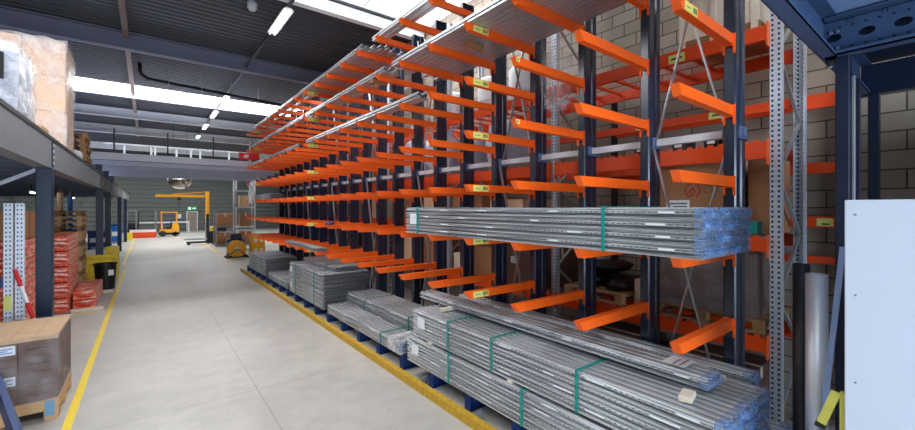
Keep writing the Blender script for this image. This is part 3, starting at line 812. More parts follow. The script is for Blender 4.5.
# further bays: cartons and white wrapped loads
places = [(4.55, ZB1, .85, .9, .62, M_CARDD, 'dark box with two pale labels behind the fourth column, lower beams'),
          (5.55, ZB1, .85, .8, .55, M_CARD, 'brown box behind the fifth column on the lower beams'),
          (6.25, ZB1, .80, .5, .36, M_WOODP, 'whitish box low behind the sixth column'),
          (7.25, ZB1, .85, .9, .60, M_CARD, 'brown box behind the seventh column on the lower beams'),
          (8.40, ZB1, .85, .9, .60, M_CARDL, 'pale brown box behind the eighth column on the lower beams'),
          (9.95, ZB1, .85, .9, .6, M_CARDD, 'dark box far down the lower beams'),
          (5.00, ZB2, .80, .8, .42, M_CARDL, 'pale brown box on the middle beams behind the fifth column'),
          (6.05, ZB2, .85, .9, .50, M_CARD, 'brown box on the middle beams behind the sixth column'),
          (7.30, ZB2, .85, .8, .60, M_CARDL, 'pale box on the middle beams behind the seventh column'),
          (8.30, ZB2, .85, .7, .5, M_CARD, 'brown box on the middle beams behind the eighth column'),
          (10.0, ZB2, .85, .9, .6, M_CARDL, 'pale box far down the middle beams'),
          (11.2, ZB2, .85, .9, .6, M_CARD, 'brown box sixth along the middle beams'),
          (12.9, ZB2, .85, 1.0, .7, M_CARDD, 'added dark box on the middle beams, second from the far end'), (14.1, ZB2, .85, .9, .7, M_CARDD, 'added dark box on the middle beams towards the far end'), (15.6, ZB2, .85, 1.1, .8, M_CARDD, 'added dark box farthest down the middle beams'),  # dark boxes from here on added to darken the brightly lit far end
          (12.9, ZB1, .85, 1.0, .75, M_CARDD, 'added dark box second from the far end of the lower beams'), (15.7, ZB1, .85, 1.2, .8, M_CARDD, 'added dark box farthest down the lower beams'),
          (12.8, ZB3, .85, 1.1, .8, M_CARDD, 'added dark box on the upper beams beyond the white loads'), (15.7, ZB3, .85, 1.2, .85, M_CARDD, 'added dark box farthest down the upper beams')]
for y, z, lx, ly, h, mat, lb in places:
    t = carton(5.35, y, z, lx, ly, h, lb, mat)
    if 'two pale labels' in lb:
        sticker(t, -.427, .22, .34, .16, .11); sticker(t, -.427, -.22, .34, .16, .11)
wl = [(5.35, ZB3, .85, .62, .95, 'white film wrapped load on the upper beams behind the fifth column'), (6.15, ZB3, .8, .55, .85, 'white film wrapped load on the upper beams behind the sixth column'),
      (7.3, ZB3, .85, .9, .9, 'white film wrapped load on the upper beams behind the eighth column'), (8.4, ZB3, .85, .8, 1.0, 'white film wrapped load on the upper beams, farthest of the white ones')]
for i, (y, z, lx, ly, h, lb) in enumerate(wl):
    sack(5.35, y, z, lx, ly, h, lb, M_FILMW if False else M_WHITE, 70 + i, 'white wrapped loads on the upper beams', 'wrapped_load', 'load')
for i, (y, z, lb) in enumerate(((4.9, ZB4, 'white wrapped drum on the top beams nearest the camera'), (5.75, ZB4, 'white wrapped drum on the top beams, middle of three'), (7.1, ZB4, 'white wrapped drum on the top beams, farthest of three'))):
    t = thing('wrapped_drum', (5.35, y, z), lb, 'drum', 'white drums on the top beams')
    b = MB(); b.lathe([(.0001, 0), (.28, 0), (.30, .02), (.30, .62), (.26, .68), (.0001, .70)], M_PAPER, 24); b.build('drum', t, smooth=True)
    b = MB(); b.lathe([(.302, .2), (.308, .21), (.308, .24), (.302, .25)], M_TUBEW, 24); b.build('hoop', t)
# floor level goods under the first bay
for i, (y, lb) in enumerate(((1.9, 'dark pallet on the floor under the first bay'), (3.1, 'dark pallet on the floor behind the third column'))):
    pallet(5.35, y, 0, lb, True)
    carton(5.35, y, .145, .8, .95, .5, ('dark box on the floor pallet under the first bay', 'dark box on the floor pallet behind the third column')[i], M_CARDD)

# ------------------------------------------------------------------ right side: blue platform, panel, tubes
mz = thing('mezzanine_platform', (4.2, .72, 0), 'dark blue steel platform overhead at the right edge', 'platform')
ZM = 3.55
def cbeam(mb, axis, a, b, c0, c1, z0, z1, mat, lip=.03):
    """C beam: web at c0, flanges towards c1."""
    B = (lambda a0, a1, d0, d1, e0, e1: mb.box(a0, a1, d0, d1, e0, e1, mat)) if axis == 'x' else (lambda a0, a1, d0, d1, e0, e1: mb.box(d0, d1, a0, a1, e0, e1, mat))
    s_ = 1 if c1 > c0 else -1
    B(a, b, c0, c0 + s_ * .006, z0, z1); B(a, b, c0, c1, z0, z0 + .008); B(a, b, c0, c1, z1 - .008, z1); B(a, b, c1 - s_ * .006, c1, z0, z0 + lip)
b = MB(); cbeam(b, 'x', -1.6, 1.66, 0, -.09, ZM, ZM + .32, M_MEZZ); b.build('edge_beam', mz)
b = MB(); b.box(-1.7, -1.5, 0, 0, ZM, ZM, M_MEZZ) if False else None
# shorter cross beam with round holes, running back past the camera from the column
h = MB()
X0 = .0
zz0, zz1 = ZM, ZM + .30
ny = 36
holes = [-.065 - .18 * i for i in range(22)]
def holed_web(mb, x, y0, y1, z0, z1, holes, ry, rz_, mat, t=.006):
    """thin web with elliptical holes: quads ring each hole."""
    ysx = [y0]
    cells = []
    edge = y1
    for hy in holes:
        a, c_ = hy + .08, hy - .08
        cells.append((edge, a, None)); cells.append((a, c_, hy)); edge = c_
    cells.append((edge, y0, None))
    zc = (z0 + z1) / 2
    for a, c_, hy in cells:
        if a - c_ < 1e-4: continue
        if hy is None: mb.box(x, x + t, c_, a, z0, z1, mat); continue
        n = 24; inner = [(hy + ry * math.cos(2 * PI * i / n), zc + rz_ * math.sin(2 * PI * i / n)) for i in range(n)]
        outer = []
        for i in range(n):
            cx_, sx_ = math.cos(2 * PI * i / n), math.sin(2 * PI * i / n)
            k = min((a - c_) / 2 / max(1e-6, abs(cx_)), (z1 - z0) / 2 / max(1e-6, abs(sx_)))
            outer.append((hy + cx_ * k, zc + sx_ * k))
        vs = [(x + d, q[0], q[1]) for d in (0, t) for q in inner] + [(x + d, q[0], q[1]) for d in (0, t) for q in outer]
        fs = []
        for i in range(n):
            j = (i + 1) % n
            fs += [(i, j, 2 * n + j, 2 * n + i), (n + i, n + j, 3 * n + j, 3 * n + i), (i, j, n + j, n + i)]
        mb.add(vs, fs, mat)
        for cy_, cz in ((a, z1), (a, z0), (c_, z1), (c_, z0)):
            o2 = min(outer, key=lambda q: (q[0] - cy_) ** 2 + (q[1] - cz) ** 2)
holed_web(h, -.02, -4.2, -.02, zz0 + .03, zz1 - .02, holes, .045, .030, M_MEZZ)
h.box(-.10, .0, -4.2, -.02, zz0, zz0 + .012, M_MEZZ); h.box(-.10, .0, -4.2, -.02, zz1 - .012, zz1, M_MEZZ)
h.box(-.10, -.092, -4.2, -.02, zz0, zz0 + .035, M_MEZZ)
for i in range(60):
    y = -.1 - i * .07
    for z in (zz0 + .07, zz1 - .07): h.box(-.0215, -.0200, y - .008, y + .008, z - .007, z + .007, M_DARK)
h.box(.02, .026, -4.2, -.02, zz0, zz1, M_NAVY)  # dark plate added behind the web to make its holes look shaded
h.build('cross_beam', mz)
b = MB(); b.box(1.58, 1.65, -4.2, -.02, ZM, ZM + .30, M_NAVY); b.build('cross_beam', mz)
b = MB(); b.box(-1.66, -1.58, -4.2, -.02, ZM, ZM + .30, M_MEZZ); b.build('cross_beam', mz)
b = MB(); b.box(-1.6, -.02, -4.2, 0, ZM + .322, ZM + .36, M_MEZD); b.build('deck', mz)
b = MB(); b.box(-.018, 1.64, -4.2, 0, ZM + .322, ZM + .36, M_NAVY); b.build('deck', mz)  # shade behind the holed beam put into this half's dark colour
ME_MC = MB().box(-.055, .055, -.155, -.075, 0, ZM, M_NAVY, .006).box(-.08, .08, -.19, -.04, 0, .012, M_NAVY).mesh('column')
put('column', ME_MC, mz, (.02, 0, 0)); put('column', ME_MC, mz, (1.58, 0, 0)); put('column', ME_MC, mz, (.02, -4.0, 0)); put('column', ME_MC, mz, (1.58, -4.0, 0))
for z in (ZM + .07, ZM + .2):
    for y in (-.05, -.09): b = MB(); b.cyl((-.03, y, z), (-.022, y, z), .012, M_GALV, 8); b.build('bolt', mz)
b = MB(); b.cyl((.20, -.012, ZM + .03), (.20, -.012, ZM - .012), .011, M_GALV, 8); b.build('bolt', mz)
# dark perforated posts standing beyond the column
for x, y, mt, lb in ((4.62, .615, M_GALVD, 'perforated steel post close behind the blue platform column'), (4.78, .605, M_NAVY, 'second, navy steel post behind the blue platform column')):
    b = MB(); b.box(-.0, .05, -.02, .02, 0, 3.5, mt, .003)
    tag(b.build('steel_post', None, (x, y, 0)), lb, 'post')
# white boards leaning upright at the right edge
t = thing('white_panel', (3.2, -.45, 0), 'large white board standing upright at the right edge', 'panel')
b = MB(); b.box(0, .06, -1.3, .905, .02, 2.445, M_WHITE, .004); b.build('board', t)
b = MB()
for y in (.86, .2, -.5):
    for z in (.3, .9, 1.4, 1.9, 2.36): b.cyl((-.003, y, z), (.001, y, z), .006, M_BEAMG, 8)
b.build('screw', t)
b = MB(); b.box(.002, .058, -1.25, -1.1, 0, .02, M_DARK); b.box(.002, .058, .7, .85, 0, .02, M_DARK); b.build('base_pad', t)
# standing tubes
def standing_tube(x, y, r, h_, mat, label, cat='tube', name='steel_tube'):
    b = MB(); n = 28
    prof = [(r, 0), (r, h_), (r - .004, h_), (r - .004, .01)]
    b.lathe([(r - .004, .0), (r, 0), (r, h_), (r - .004, h_), (r - .004, .004)], mat, n)
    return tag(b.build(name, None, (x, y, 0), True), label, cat)
def spiral(name, col):
    n = NT(name); n.set(.48, .6); x, y, z = n.sep(n.coord())
    v = n.noise(6, 5, n.coord()); n.link(n.mix(v, tuple(c * .8 for c in col[:3]) + (1,), col), n.b.inputs['Base Color'])
    MATS[name] = n.m; return n.m
M_DUCT = spiral('duct_steel', (.66, .70, .76, 1))
standing_tube(3.63, .655, .060, 1.945, M_DUCT, 'shiny galvanised tube standing on end beside the white board', 'tube')
standing_tube(3.82, .775, .050, 1.985, M_DARK, 'dark tube standing on end behind the shiny galvanised tube', 'tube')
b = MB(); b.bar((3.56, .69, .0), (3.50, .505, 2.15), .03, .012, M_MEZD, (1, 0, 0))
tag(b.build('steel_bar', None), 'grey steel bar leaning beside the white board edge', 'bar')
t = thing('folding_trestle', (3.30, .49, 0), 'lime yellow folding trestle beside the white board', 'trestle')
b = MB(); b.box(-.012, .03, -.03, .0, 0, 1.29, M_LIME, .003); b.build('leg', t)
b = MB(); b.bar((-.005, .015, 1.285), (.0, .085, 1.06), .045, .022, M_LIME, (1, 0, 0)); b.build('folding_arm', t)
b = MB(); b.bar((.0, .083, 1.068), (.0, .092, 1.04), .052, .03, M_BLACKP, (1, 0, 0)); b.build('rubber_foot', t)
b = MB(); b.box(-.15, .15, -.03, .0, 0, .04, M_LIME, .003); b.build('base_bar', t)
# sacks on the dark shelf behind the white board
b = MB(); b.box(-.45, .45, -1.0, .3, 0, .05, M_DARK); b.box(-.45, -.4, -1.0, -.95, -2.3, 0, M_DARK); b.box(.4, .45, -1.0, -.95, -2.3, 0, M_DARK); b.box(-.45, -.4, .25, .3, -2.3, 0, M_DARK); b.box(.4, .45, .25, .3, -2.3, 0, M_DARK)
tag(b.build('storage_shelf', None, (5.3, -.35, 2.3)), 'dark shelf behind the white board under the blue platform', 'shelf')
for i, (y, z, lb) in enumerate(((-.1, 2.352, 'lowest dark sack on the shelf behind the white board'), (-.1, 2.60, 'middle dark sack on the shelf behind the white board'), (-.1, 2.85, 'top dark sack on the shelf behind the white board'))):
    sack(5.3, y - .5, z, .8, .7, .24, lb, M_DARK, 90 + i, 'dark sacks behind the white board')

# ------------------------------------------------------------------ left mezzanine
lm = thing('mezzanine_platform', (-1.2, 8.6, 0), 'grey edged storage mezzanine on navy columns along the left', 'platform')
ZL0, ZL1 = 3.0, 3.42
b = MB(); ibeam(b, 'y', -4.6, 32, .05 - .09, ZL0, ZL1, .18, M_BEAMG, .02); b.box(.045, .056, -4.6, 32, ZL0, ZL1, M_BEAMG) ; b.build('edge_beam', lm)
b = MB(); b.box(-.2, .07, -4.6, 32, ZL1, ZL1 + .05, M_DARK); b.build('edge_strip', lm)
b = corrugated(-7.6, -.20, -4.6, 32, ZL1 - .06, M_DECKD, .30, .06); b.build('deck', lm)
for y in [-3.0 + 1.1 * i for i in range(28)]:
    b = MB(); ibeam(b, 'x', -7.6, -.16, y, ZL0 + .10, ZL1 - .065, .10, M_SLATE, .012); b.build('joist', lm)
lc = MB(); lc.box(-.11, .065, -.10, .10, 0, ZL0, M_NAVY, .008); lc.box(-.16, .11, -.16, .16, 0, .015, M_NAVY)
ME_LC = lc.mesh('column')
for y in (0, 8.75, 12.3, 20.5, 28):
    col = put('column', ME_LC, lm, (0, y, 0))
    b = MB(); b.box(.057, .07, -.07, .07, ZL0 + .02, ZL1 - .02, M_NAVY)
    for z in (3.08, 3.17, 3.26, 3.35):
        for yy in (-.035, .035): b.box(.07, .076, yy - .014, yy + .014, z - .02, z + .02, M_TUBEW)
    b.build('connector_plate', col)
for y in (0, 8.75, 12.3, 20.5, 28): put('column', ME_LC, lm, (-6.8, y, 0))
b = MB(); b.bar((-.10, .02, 2.98), (-1.9, .02, 1.9), .05, .05, M_FASCIA); b.build('knee_brace', lm)
b = MB(); b.box(.066, .072, -.07, .07, 2.15, 2.45, M_YELLOW); b.build('bay_sign', lm, (0, 12.3, .0))
# loads standing on the mezzanine
DT = ZL1 + .052
def wrapped(x0, x1, y0, y1, z, h, label, mat, fm, seed, cat='load', split=3):
    t = thing('wrapped_pallet_load', ((x0 + x1) / 2, (y0 + y1) / 2, z), label, cat, 'wrapped loads on the left mezzanine')
    w, l = x1 - x0, y1 - y0
    for i in range(split):
        for j in (0, 1):
            hh = h / split
            b = MB(); b.box(-w / 2 if j == 0 else .005, -.005 if j == 0 else w / 2, -l / 2, l / 2, i * hh + .002, (i + 1) * hh - .002, mat, .012); b.build('carton', t)
    put('stretch_film', film_cap(-w / 2 - .012, w / 2 + .012, -l / 2 - .012, l / 2 + .012, 0.0, h + .015, fm, seed, amp=.035), t)
    return t
pw = pallet_mesh(1.05, 1.2)
pallet(-1.93, 8.5, DT, 'pallet at the mezzanine edge under the white wrapped load', group='pallets on the left mezzanine', me=pw)
pallet(-1.80, 11.9, DT, 'pallet at the mezzanine edge under the tall wrapped cartons', group='pallets on the left mezzanine', me=pw)
t = thing('wrapped_load', (-1.93, 8.5, DT + .145), 'white film wrapped load with black strap on the mezzanine edge', 'load', 'wrapped loads on the left mezzanine')
b = MB(); b.box(-.50, .50, -.52, .52, 0, .98, M_WHITE, .05); b.build('goods', t)
put('stretch_film', film_cap(-.52, .52, -.54, .54, 0, 1.0, M_FILMW, 101, amp=.05), t)
b = MB(); b.bar((-.45, -.585, 1.05), (.30, -.585, 1.05), .012, .04, M_GREEN); b.build('strap', t)
b = MB(); b.box(.38, .42, -.60, -.585, .50, .86, M_DARK); b.build('strap', t)
wrapped(-2.55, -1.32, 11.35, 12.45, DT + .145, 2.15, 'tall film wrapped load of pale cartons on the left mezzanine', M_CARDL, M_FILMC, 102)
wrapped(-3.85, -2.65, 11.35, 12.45, DT, 2.42, 'film wrapped pale cartons behind the white load at the picture edge', M_CARDL, M_FILMC, 103)
# small things at the edge of the mezzanine
for k, (y, lb) in enumerate(((14.6, 'lowest wooden pallet of the pile on the mezzanine edge'), (14.6, 'second wooden pallet of the pile on the mezzanine edge'), (14.6, 'third wooden pallet of the pile on the mezzanine edge'), (14.6, 'fourth wooden pallet of the pile on the mezzanine edge'), (14.6, 'fifth wooden pallet of the pile on the mezzanine edge'), (14.6, 'topmost wooden pallet of the pile on the mezzanine edge'))):
    pallet(-1.75 + .03 * (k % 2), y, DT + .1445 * k, lb, True, 'pallets piled on the left mezzanine', .03 * (k % 3 - 1))
carton(-1.6, 9.75, DT, .45, .5, .30, 'small open wooden box at the mezzanine edge between the loads', M_WOOD, tape=False)
sack(-1.5, 13.35, DT, .5, .5, .34, 'grey sack at the mezzanine edge before the pallet pile', M_DECKU, 104)

# ------------------------------------------------------------------ under the left mezzanine
# film wrapped stack of cartons on a wooden pallet base, near left
bx0, bx1, by0, by1 = -1.75, -.805, 6.40, 7.42
t = thing('wooden_pallet', ((bx0 + bx1) / 2, (by0 + by1) / 2, 0), 'boarded wooden pallet base under the shrink wrapped cartons', 'pallet')
w2, l2 = (bx1 - bx0) / 2, (by1 - by0) / 2
b = MB()
b.box(-w2, w2, -l2, l2, .20, .235, M_WOOD); b.box(-w2, w2, -l2, -l2 + .02, .0, .20, M_WOOD) if False else None
b.build('deck_board', t)
b = MB(); b.box(-w2, .13, -l2, -l2 + .02, .03, .2, M_WOOD); b.box(.36, w2, -l2, -l2 + .02, 0, .2, M_WOOD); b.box(.13, .36, -l2, -l2 + .02, .11, .2, M_WOOD)
b.box(w2 - .02, w2, -l2 + .02, l2, .09, .2, M_WOOD)
for y in (-l2 + .02, -.06, l2 - .12): b.box(w2 - .02, w2, y, y + .12, 0, .09, M_WOOD)
b.build('skirt_board', t)
b = MB()
for x in (-w2, -.05, w2 - .1):
    b.box(x + (.0 if x < 0 else -.021), x + .1 - (.021 if x > 0 else 0), -l2 + .021, l2, 0, .2, M_WOODD)
b.build('bearer', t)
b = MB(); b.box(w2 - .11, w2 - .03, -l2 - .003, -l2, .05, .22, M_LTBLUE); b.build('tape', t)
sticker(t, -.22, -l2 - .001, .10, .20, .1, 'y')
cw, ch = (bx1 - bx0) / 3, .168
for r in range(4):
    for c_ in range(3):
        for d in range(2):
            side = ('left', 'middle', 'right')[c_]; rowname = ['bottom', 'second', 'third', 'top'][r]; dn = 'front' if d == 0 else 'rear'
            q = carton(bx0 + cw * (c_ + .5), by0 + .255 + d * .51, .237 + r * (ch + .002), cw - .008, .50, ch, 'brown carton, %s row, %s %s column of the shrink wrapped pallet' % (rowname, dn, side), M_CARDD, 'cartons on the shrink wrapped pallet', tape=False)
            if d == 0 and c_ == 1 and r in (1, 3): sticker(q, .04, -.2515, .05, .20, .10, 'y')
            if d == 0:
                k_ = MB(); k_.box(-.1, .1, -.2516, -.2503, ch * .48, ch * .54, M_INK); k_.build('print', q)
zt_ = .237 + 4 * (ch + .002)
b = MB()
for i in range(5):
    a = bx0 + .0 + i * (bx1 - bx0) / 5; b.box(a + .002, a + (bx1 - bx0) / 5 - .002, by0 - .01, by1 + .01, .02, .045, M_WOOD)
b.box(bx0, bx1, by0, by0 + .06, 0, .02, M_WOOD); b.box(bx0, bx1, by1 - .06, by1, 0, .02, M_WOOD)
tag(b.build('wooden_cover', None, (0, 0, zt_ + .001)), 'wooden board cover on top of the shrink wrapped cartons', 'cover')
o = put('stretch_film', film_cap(bx0 - .012, bx1 + .012, by0 - .022, by1 + .022, .24, zt_ + .055, M_FILM, 120, amp=.014)); tag(o, 'clear stretch film around the carton pallet near the yellow line', 'plastic film')
# rack frame (two perforated posts) standing at the left
t = thing('rack_frame', (-1.40, 7.90, 0), 'pale perforated rack frame of two posts before the red stacks', 'rack frame')
wp = galv('pale_perforated_post', (.72, .78, .88, 1), .5, ('z', 'x', .06, .36, (-.018, .018), .007), .3)
for x, y in ((-.07, 0), (.03, .03)):
    b = MB(); strip(b, [(-.03, .06), (-.04, .06), (-.04, 0), (.04, 0), (.04, .06), (.03, .06)], .004, 'z', 0, 2.46, wp); b.build('post', t, (x, y, 0))
b = MB(); b.box(-.60, -.11, .0, .05, 1.33, 1.47, M_BLUE); b.build('crossbar', t)
b = MB(); b.box(-.11, -.04, -.006, -.003, 1.03, 1.22, M_LABEL); b.build('load_sign', t)
# striped pole
t = thing('barrier_pole', (-.99, 7.78, 0), 'red and white striped barrier pole leaning by the navy column', 'pole')
for i in range(7):
    a = Vector((0, 0, 0)); e = Vector((-.40, .0, 1.58)); b = MB(); b.cyl(a.lerp(e, i / 7), a.lerp(e, (i + 1) / 7), .022, M_PAPER if i % 2 else M_RED, 12); b.build('stripe', t)
# stacks of shrink wrapped red beams
def red_stack(x0, x1, y0, y1, z, n, h, label, group='shrink wrapped red beam packs'):
    for i in range(n):
        rn = random.Random(int(y0 * 100) + i)
        nm = ('bottom', 'second', 'third', 'fourth', 'fifth', 'sixth', 'seventh')[i] if i < n - 1 else 'top'
        t = thing('beam_pack', ((x0 + x1) / 2, (y0 + y1) / 2, z + i * (h + .012)), '%s %s' % (nm, label), 'beam pack', group)
        w, l = (x1 - x0) / 2, (y1 - y0) / 2
        b = MB()
        for k in range(3):
            b.box(-w, w, -l, l, k * h / 3 + .004, (k + 1) * h / 3 - .006, M_REDW, .008)
        b.build('wrapped_beams', t)
        b = MB()
        for s_ in (-.55, 0, .55): b.box(-w, w, l * s_ - .04, l * s_ + .04, -.012, .004, M_WOODD)
        b.build('bearer', t)
red_stack(-2.6, -1.55, 9.4, 10.6, .013, 6, .30, 'pack of red beams in the stack at the left picture edge')
red_stack(-2.35, -1.42, 12.6, 14.3, .013, 5, .34, 'pack of red beams in the tall stack right of the navy column')
red_stack(-1.9, -.98, 12.75, 14.1, .013, 1, .36, 'low pack of red beams in front, by the yellow line') if False else None
red_stack(-1.38, -.98, 12.9, 14.9, .013, 2, .20, 'low pack of red beams on the floor by the yellow line')
for y, lb in ((9.6, 'light brown carton on the red beam packs, nearer one'), (10.3, 'light brown carton on the red beam packs, farther one')):
    carton(-2.05, y, .013 + 6 * .312 + .0, .9, .6, .46, lb, M_CARD)
# pallet pile under the mezzanine
for k in range(16):
    nm = ['bottom', 'second', 'third', 'fourth', 'fifth', 'sixth', 'seventh', 'eighth', 'ninth', 'tenth', 'eleventh', 'twelfth', 'thirteenth', 'fourteenth', 'fifteenth', 'topmost'][k]
    pallet(-1.98 + .015 * ((k * 7) % 3), 16.2 + .02 * ((k * 5) % 3), .1443 * k, '%s pallet from the floor in the tall pallet pile on the floor' % nm, k % 3 == 0, 'tall pallet pile under the mezzanine')
# rolls standing behind
for x, y, r, h_, mat, lb in ((-1.93, 18.5, .075, 2.98, M_CARDL, 'tall pinkish paper roll standing behind the pallet pile'), (-1.685, 18.5, .06, 2.93, M_SKYBLUE, 'tall blue film roll standing behind the pallet pile')):
    t = thing('material_roll', (x - .35, y, 0), lb, 'roll'); b = MB(); b.lathe([(.034, 0), (r, 0), (r, h_ - .08), (.034, h_ - .08)], mat, 20); b.build('sheet_roll', t, smooth=False)
    b = MB(); b.lathe([(.012, -.0), (.035, 0), (.035, h_ + .03), (.012, h_ - .02)], M_CARD, 12); b.build('core', t)
# timber lengths on the floor next to the line
for i, (x, y) in enumerate(((-1.1, 12.62), (-.95, 15.05))):
    b = MB(); b.box(-.28, .28, -.05, .05, 0, .07, M_WOODP, .004); o = tag(b.build('timber_length', None, (x + (.0 if i == 0 else -.1), y, .0)), ('short pale timber on the floor before the low red packs', 'short pale timber on the floor behind the low red packs')[i], 'timber'); o.rotation_euler.z = .06
# yellow column guard and bin
t = thing('column_guard', (-1.2, 17.0, 0), 'yellow plastic guard ring around the navy column base', 'guard')
b = MB(); ring = [(-.34, 0), (-.34, .70), (.32, .70), (.32, 0)]
for x0, x1, y0, y1 in ((-.36, -.26, .0, .72), (.24, .34, .0, .72), (-.26, .24, .0, .10), (-.26, .24, .62, .72)):
    b.box(x0, x1, y0, y1, 0, .55, M_YELLOW, .03)
b.build('shell', t)
b = MB()
for z in (.60, .78): b.box(-.38, .36, -.03, .06, z, z + .10, M_YELLOW, .03); b.box(-.38, -.28, .06, .75, z, z + .10, M_YELLOW, .03); b.box(.26, .36, .06, .75, z, z + .10, M_YELLOW, .03)
b.box(-.3, .28, .0, .04, .55, .9, M_YELLOW); b.build('bumper', t)
t = thing('waste_bin', (-.98, 15.75, 0), 'black plastic bin in front of the yellow column guard', 'bin')
b = MB(); b.lathe([(.0001, 0), (.21, 0), (.26, .70), (.28, .72), (.28, .76), (.25, .76), (.20, .04), (.0001, .04)], M_BLACKP, 24); b.build('bin_body', t, smooth=False)
b = MB(); b.box(.08, .20, -.262, -.25, .42, .58, M_PAPER); b.build('sticker', t)
# orange crates next to guard
carton(-1.98, 17.95, 0, .45, .6, .95, 'orange wooden crate left of the yellow guard', M_CARDL, tape=False)
carton(-.96, 18.35, 0, .35, .5, 1.05, 'yellow plastic crate right of the navy column', M_YELLOW, tape=False)
# tube lights under the mezzanine; the two nearer ones added to brighten its underside
for y, lb in ((12.0, 'added white tube light under the mezzanine deck nearest the camera'), (18.0, 'added white tube light under the mezzanine deck, middle of three'), (25.3, 'white tube light under the mezzanine deck, farthest of three')):
    t = thing('tube_light', (-2.75, y, 2.855), lb, 'ceiling light', 'tube lights under the mezzanine')
    b = MB(); b.box(-.05, .05, -.8, .8, .02, .07, M_TUBEW); b.box(-.02, .02, -.7, -.68, .07, .24, M_DARK); b.box(-.02, .02, .68, .7, .07, .24, M_DARK); b.build('housing', t)
    b = MB(); b.cyl((0, -.76, 0), (0, .76, 0), .022, M_LAMP, 10); b.build('lamp_tube', t)
# cross bracing far left
t = thing('cross_brace', (-5.4, 40, 0), 'thin white cross bracing at the far end under the mezzanine', 'bracing')
for a, e in (((-1.6, 0, .9), (1.6, 0, 2.9)), ((-1.6, 0, 2.9), (1.6, 0, .9))):
    b = MB(); b.bar(a, e, .05, .05, M_TUBEW); b.build('rod', t)
for x in (-1.6, 1.6):
    b = MB(); b.box(x - .04, x + .04, -.04, .04, 0, 3.0, M_TUBEW); b.build('post', t)
# blue crates / tarps, red barrier
for i, (x, y, lx, lz, lb) in enumerate(((-3.7, 30.5, 1.5, 1.15, 'large dark blue container farthest left past the columns'), (-2.2, 31.5, 1.0, 1.0, 'blue container between the far navy columns'), (-1.75, 36.2, .7, 1.2, 'bright blue container next to the far aisle line'))):
    t = thing('storage_container', (x, y, 0), lb, 'container', 'blue containers at the far left')
    b = MB(); b.box(-lx / 2, lx / 2, -.5, .5, .1, lz, M_BLUE if i < 2 else M_SKYBLUE, .03); b.build('shell', t)
    b = MB(); b.box(-lx / 2 - .02, lx / 2 + .02, -.52, .52, lz, lz + .06, M_BLUE, .02); b.build('lid', t)
    b = MB(); b.box(-lx / 2 + .1, lx / 2 - .1, -.505, -.5, lz * .4, lz * .65, M_PAPER); b.build('label_card', t)
    b = MB(); b.box(-lx / 2, -lx / 2 + .1, -.5, .5, 0, .1, M_DARK); b.box(lx / 2 - .1, lx / 2, -.5, .5, 0, .1, M_DARK); b.build('runner', t)
t = thing('floor_barrier', (-.45, 40.9, 0), 'low red barrier block on the floor beside the far line', 'barrier')
b = MB(); b.box(-.65, 1.0, -.4, .4, 0, .62, M_REDOR, .03); b.build('block', t)
b = MB(); b.box(-.65, 1.0, -.42, -.40, .45, .66, M_PAPER); b.build('stripe', t)
carton(-1.05, 38.3, 0, .35, .4, .55, 'small yellow box at the far end of the aisle line', M_YELLOW, tape=False)

# ------------------------------------------------------------------ bridge platform across the aisle
br = thing('bridge_platform', (-1.45, 17.4, 3.97), 'pale grey bridge platform spanning the aisle with handrails', 'platform')
BX = 6.0
b = MB(); b.box(0, BX, 0, .02, 0, .25, M_FASCIA); b.box(0, BX, 0, .07, 0, .012, M_FASCIA); b.build('fascia', br)
b = MB(); b.box(0, BX, 7.1, 7.14, -.02, .16, M_FASCIA); b.box(0, BX, 7.06, 7.14, -.03, -.02, M_TUBEW); b.build('far_beam', br)
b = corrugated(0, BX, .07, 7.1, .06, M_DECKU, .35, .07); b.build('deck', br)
for y in (.5, 2.0, 3.5, 5.0, 6.6):
    b = MB(); ibeam(b, 'x', 0, BX, y, -.125, .055, .10, M_DECKU, .012); b.build('joist', br)
for x in (.58, 2.02, 3.40):
    b = MB(); b.box(x - .022, x + .022, .025, .07, .02, 1.07, M_DARK); b.build('rail_post', br)
b = MB(); b.box(4.62, 4.67, .025, .07, .02, 1.10, M_TUBEW); b.build('rail_post', br)
b = MB(); b.tube([(-.1, .045, 1.09), (4.7, .045, 1.12)], .028, M_TUBEW, 10); b.build('handrail', br)
b = MB(); b.tube([(-.1, 7.0, 1.40), (5.9, 7.0, 1.42)], .05, M_TUBEW, 10); b.build('handrail', br)
for x in (.6, 1.6, 1.75, 2.6, 3.2, 3.6, 4.9):
    b = MB(); b.box(x - .04, x + .04, 6.96, 7.04, .12, 1.4, M_TUBEW); b.build('rail_post', br)
sc = MB(); sc.box(-.08, .08, -.08, .08, 0, .37, M_NAVY); me = sc.mesh('support_stub')
for y in (.5, 3.5, 6.6): put('support_stub', me, br, (.17, y, -.495))
# red sign on the bridge
t = thing('sign_board', (3.15, 17.36, 4.28), 'red sign board with a white mark on the bridge handrail', 'sign')
b = MB(); b.box(-.36, .36, -.02, 0, 0, .26, M_RED, .004); b.build('board', t)
b = MB(); b.box(-.20, -.04, -.023, -.02, .07, .12, M_PAPER); b.box(-.16, -.02, -.023, -.02, .12, .18, M_PAPER); b.build('white_mark', t)
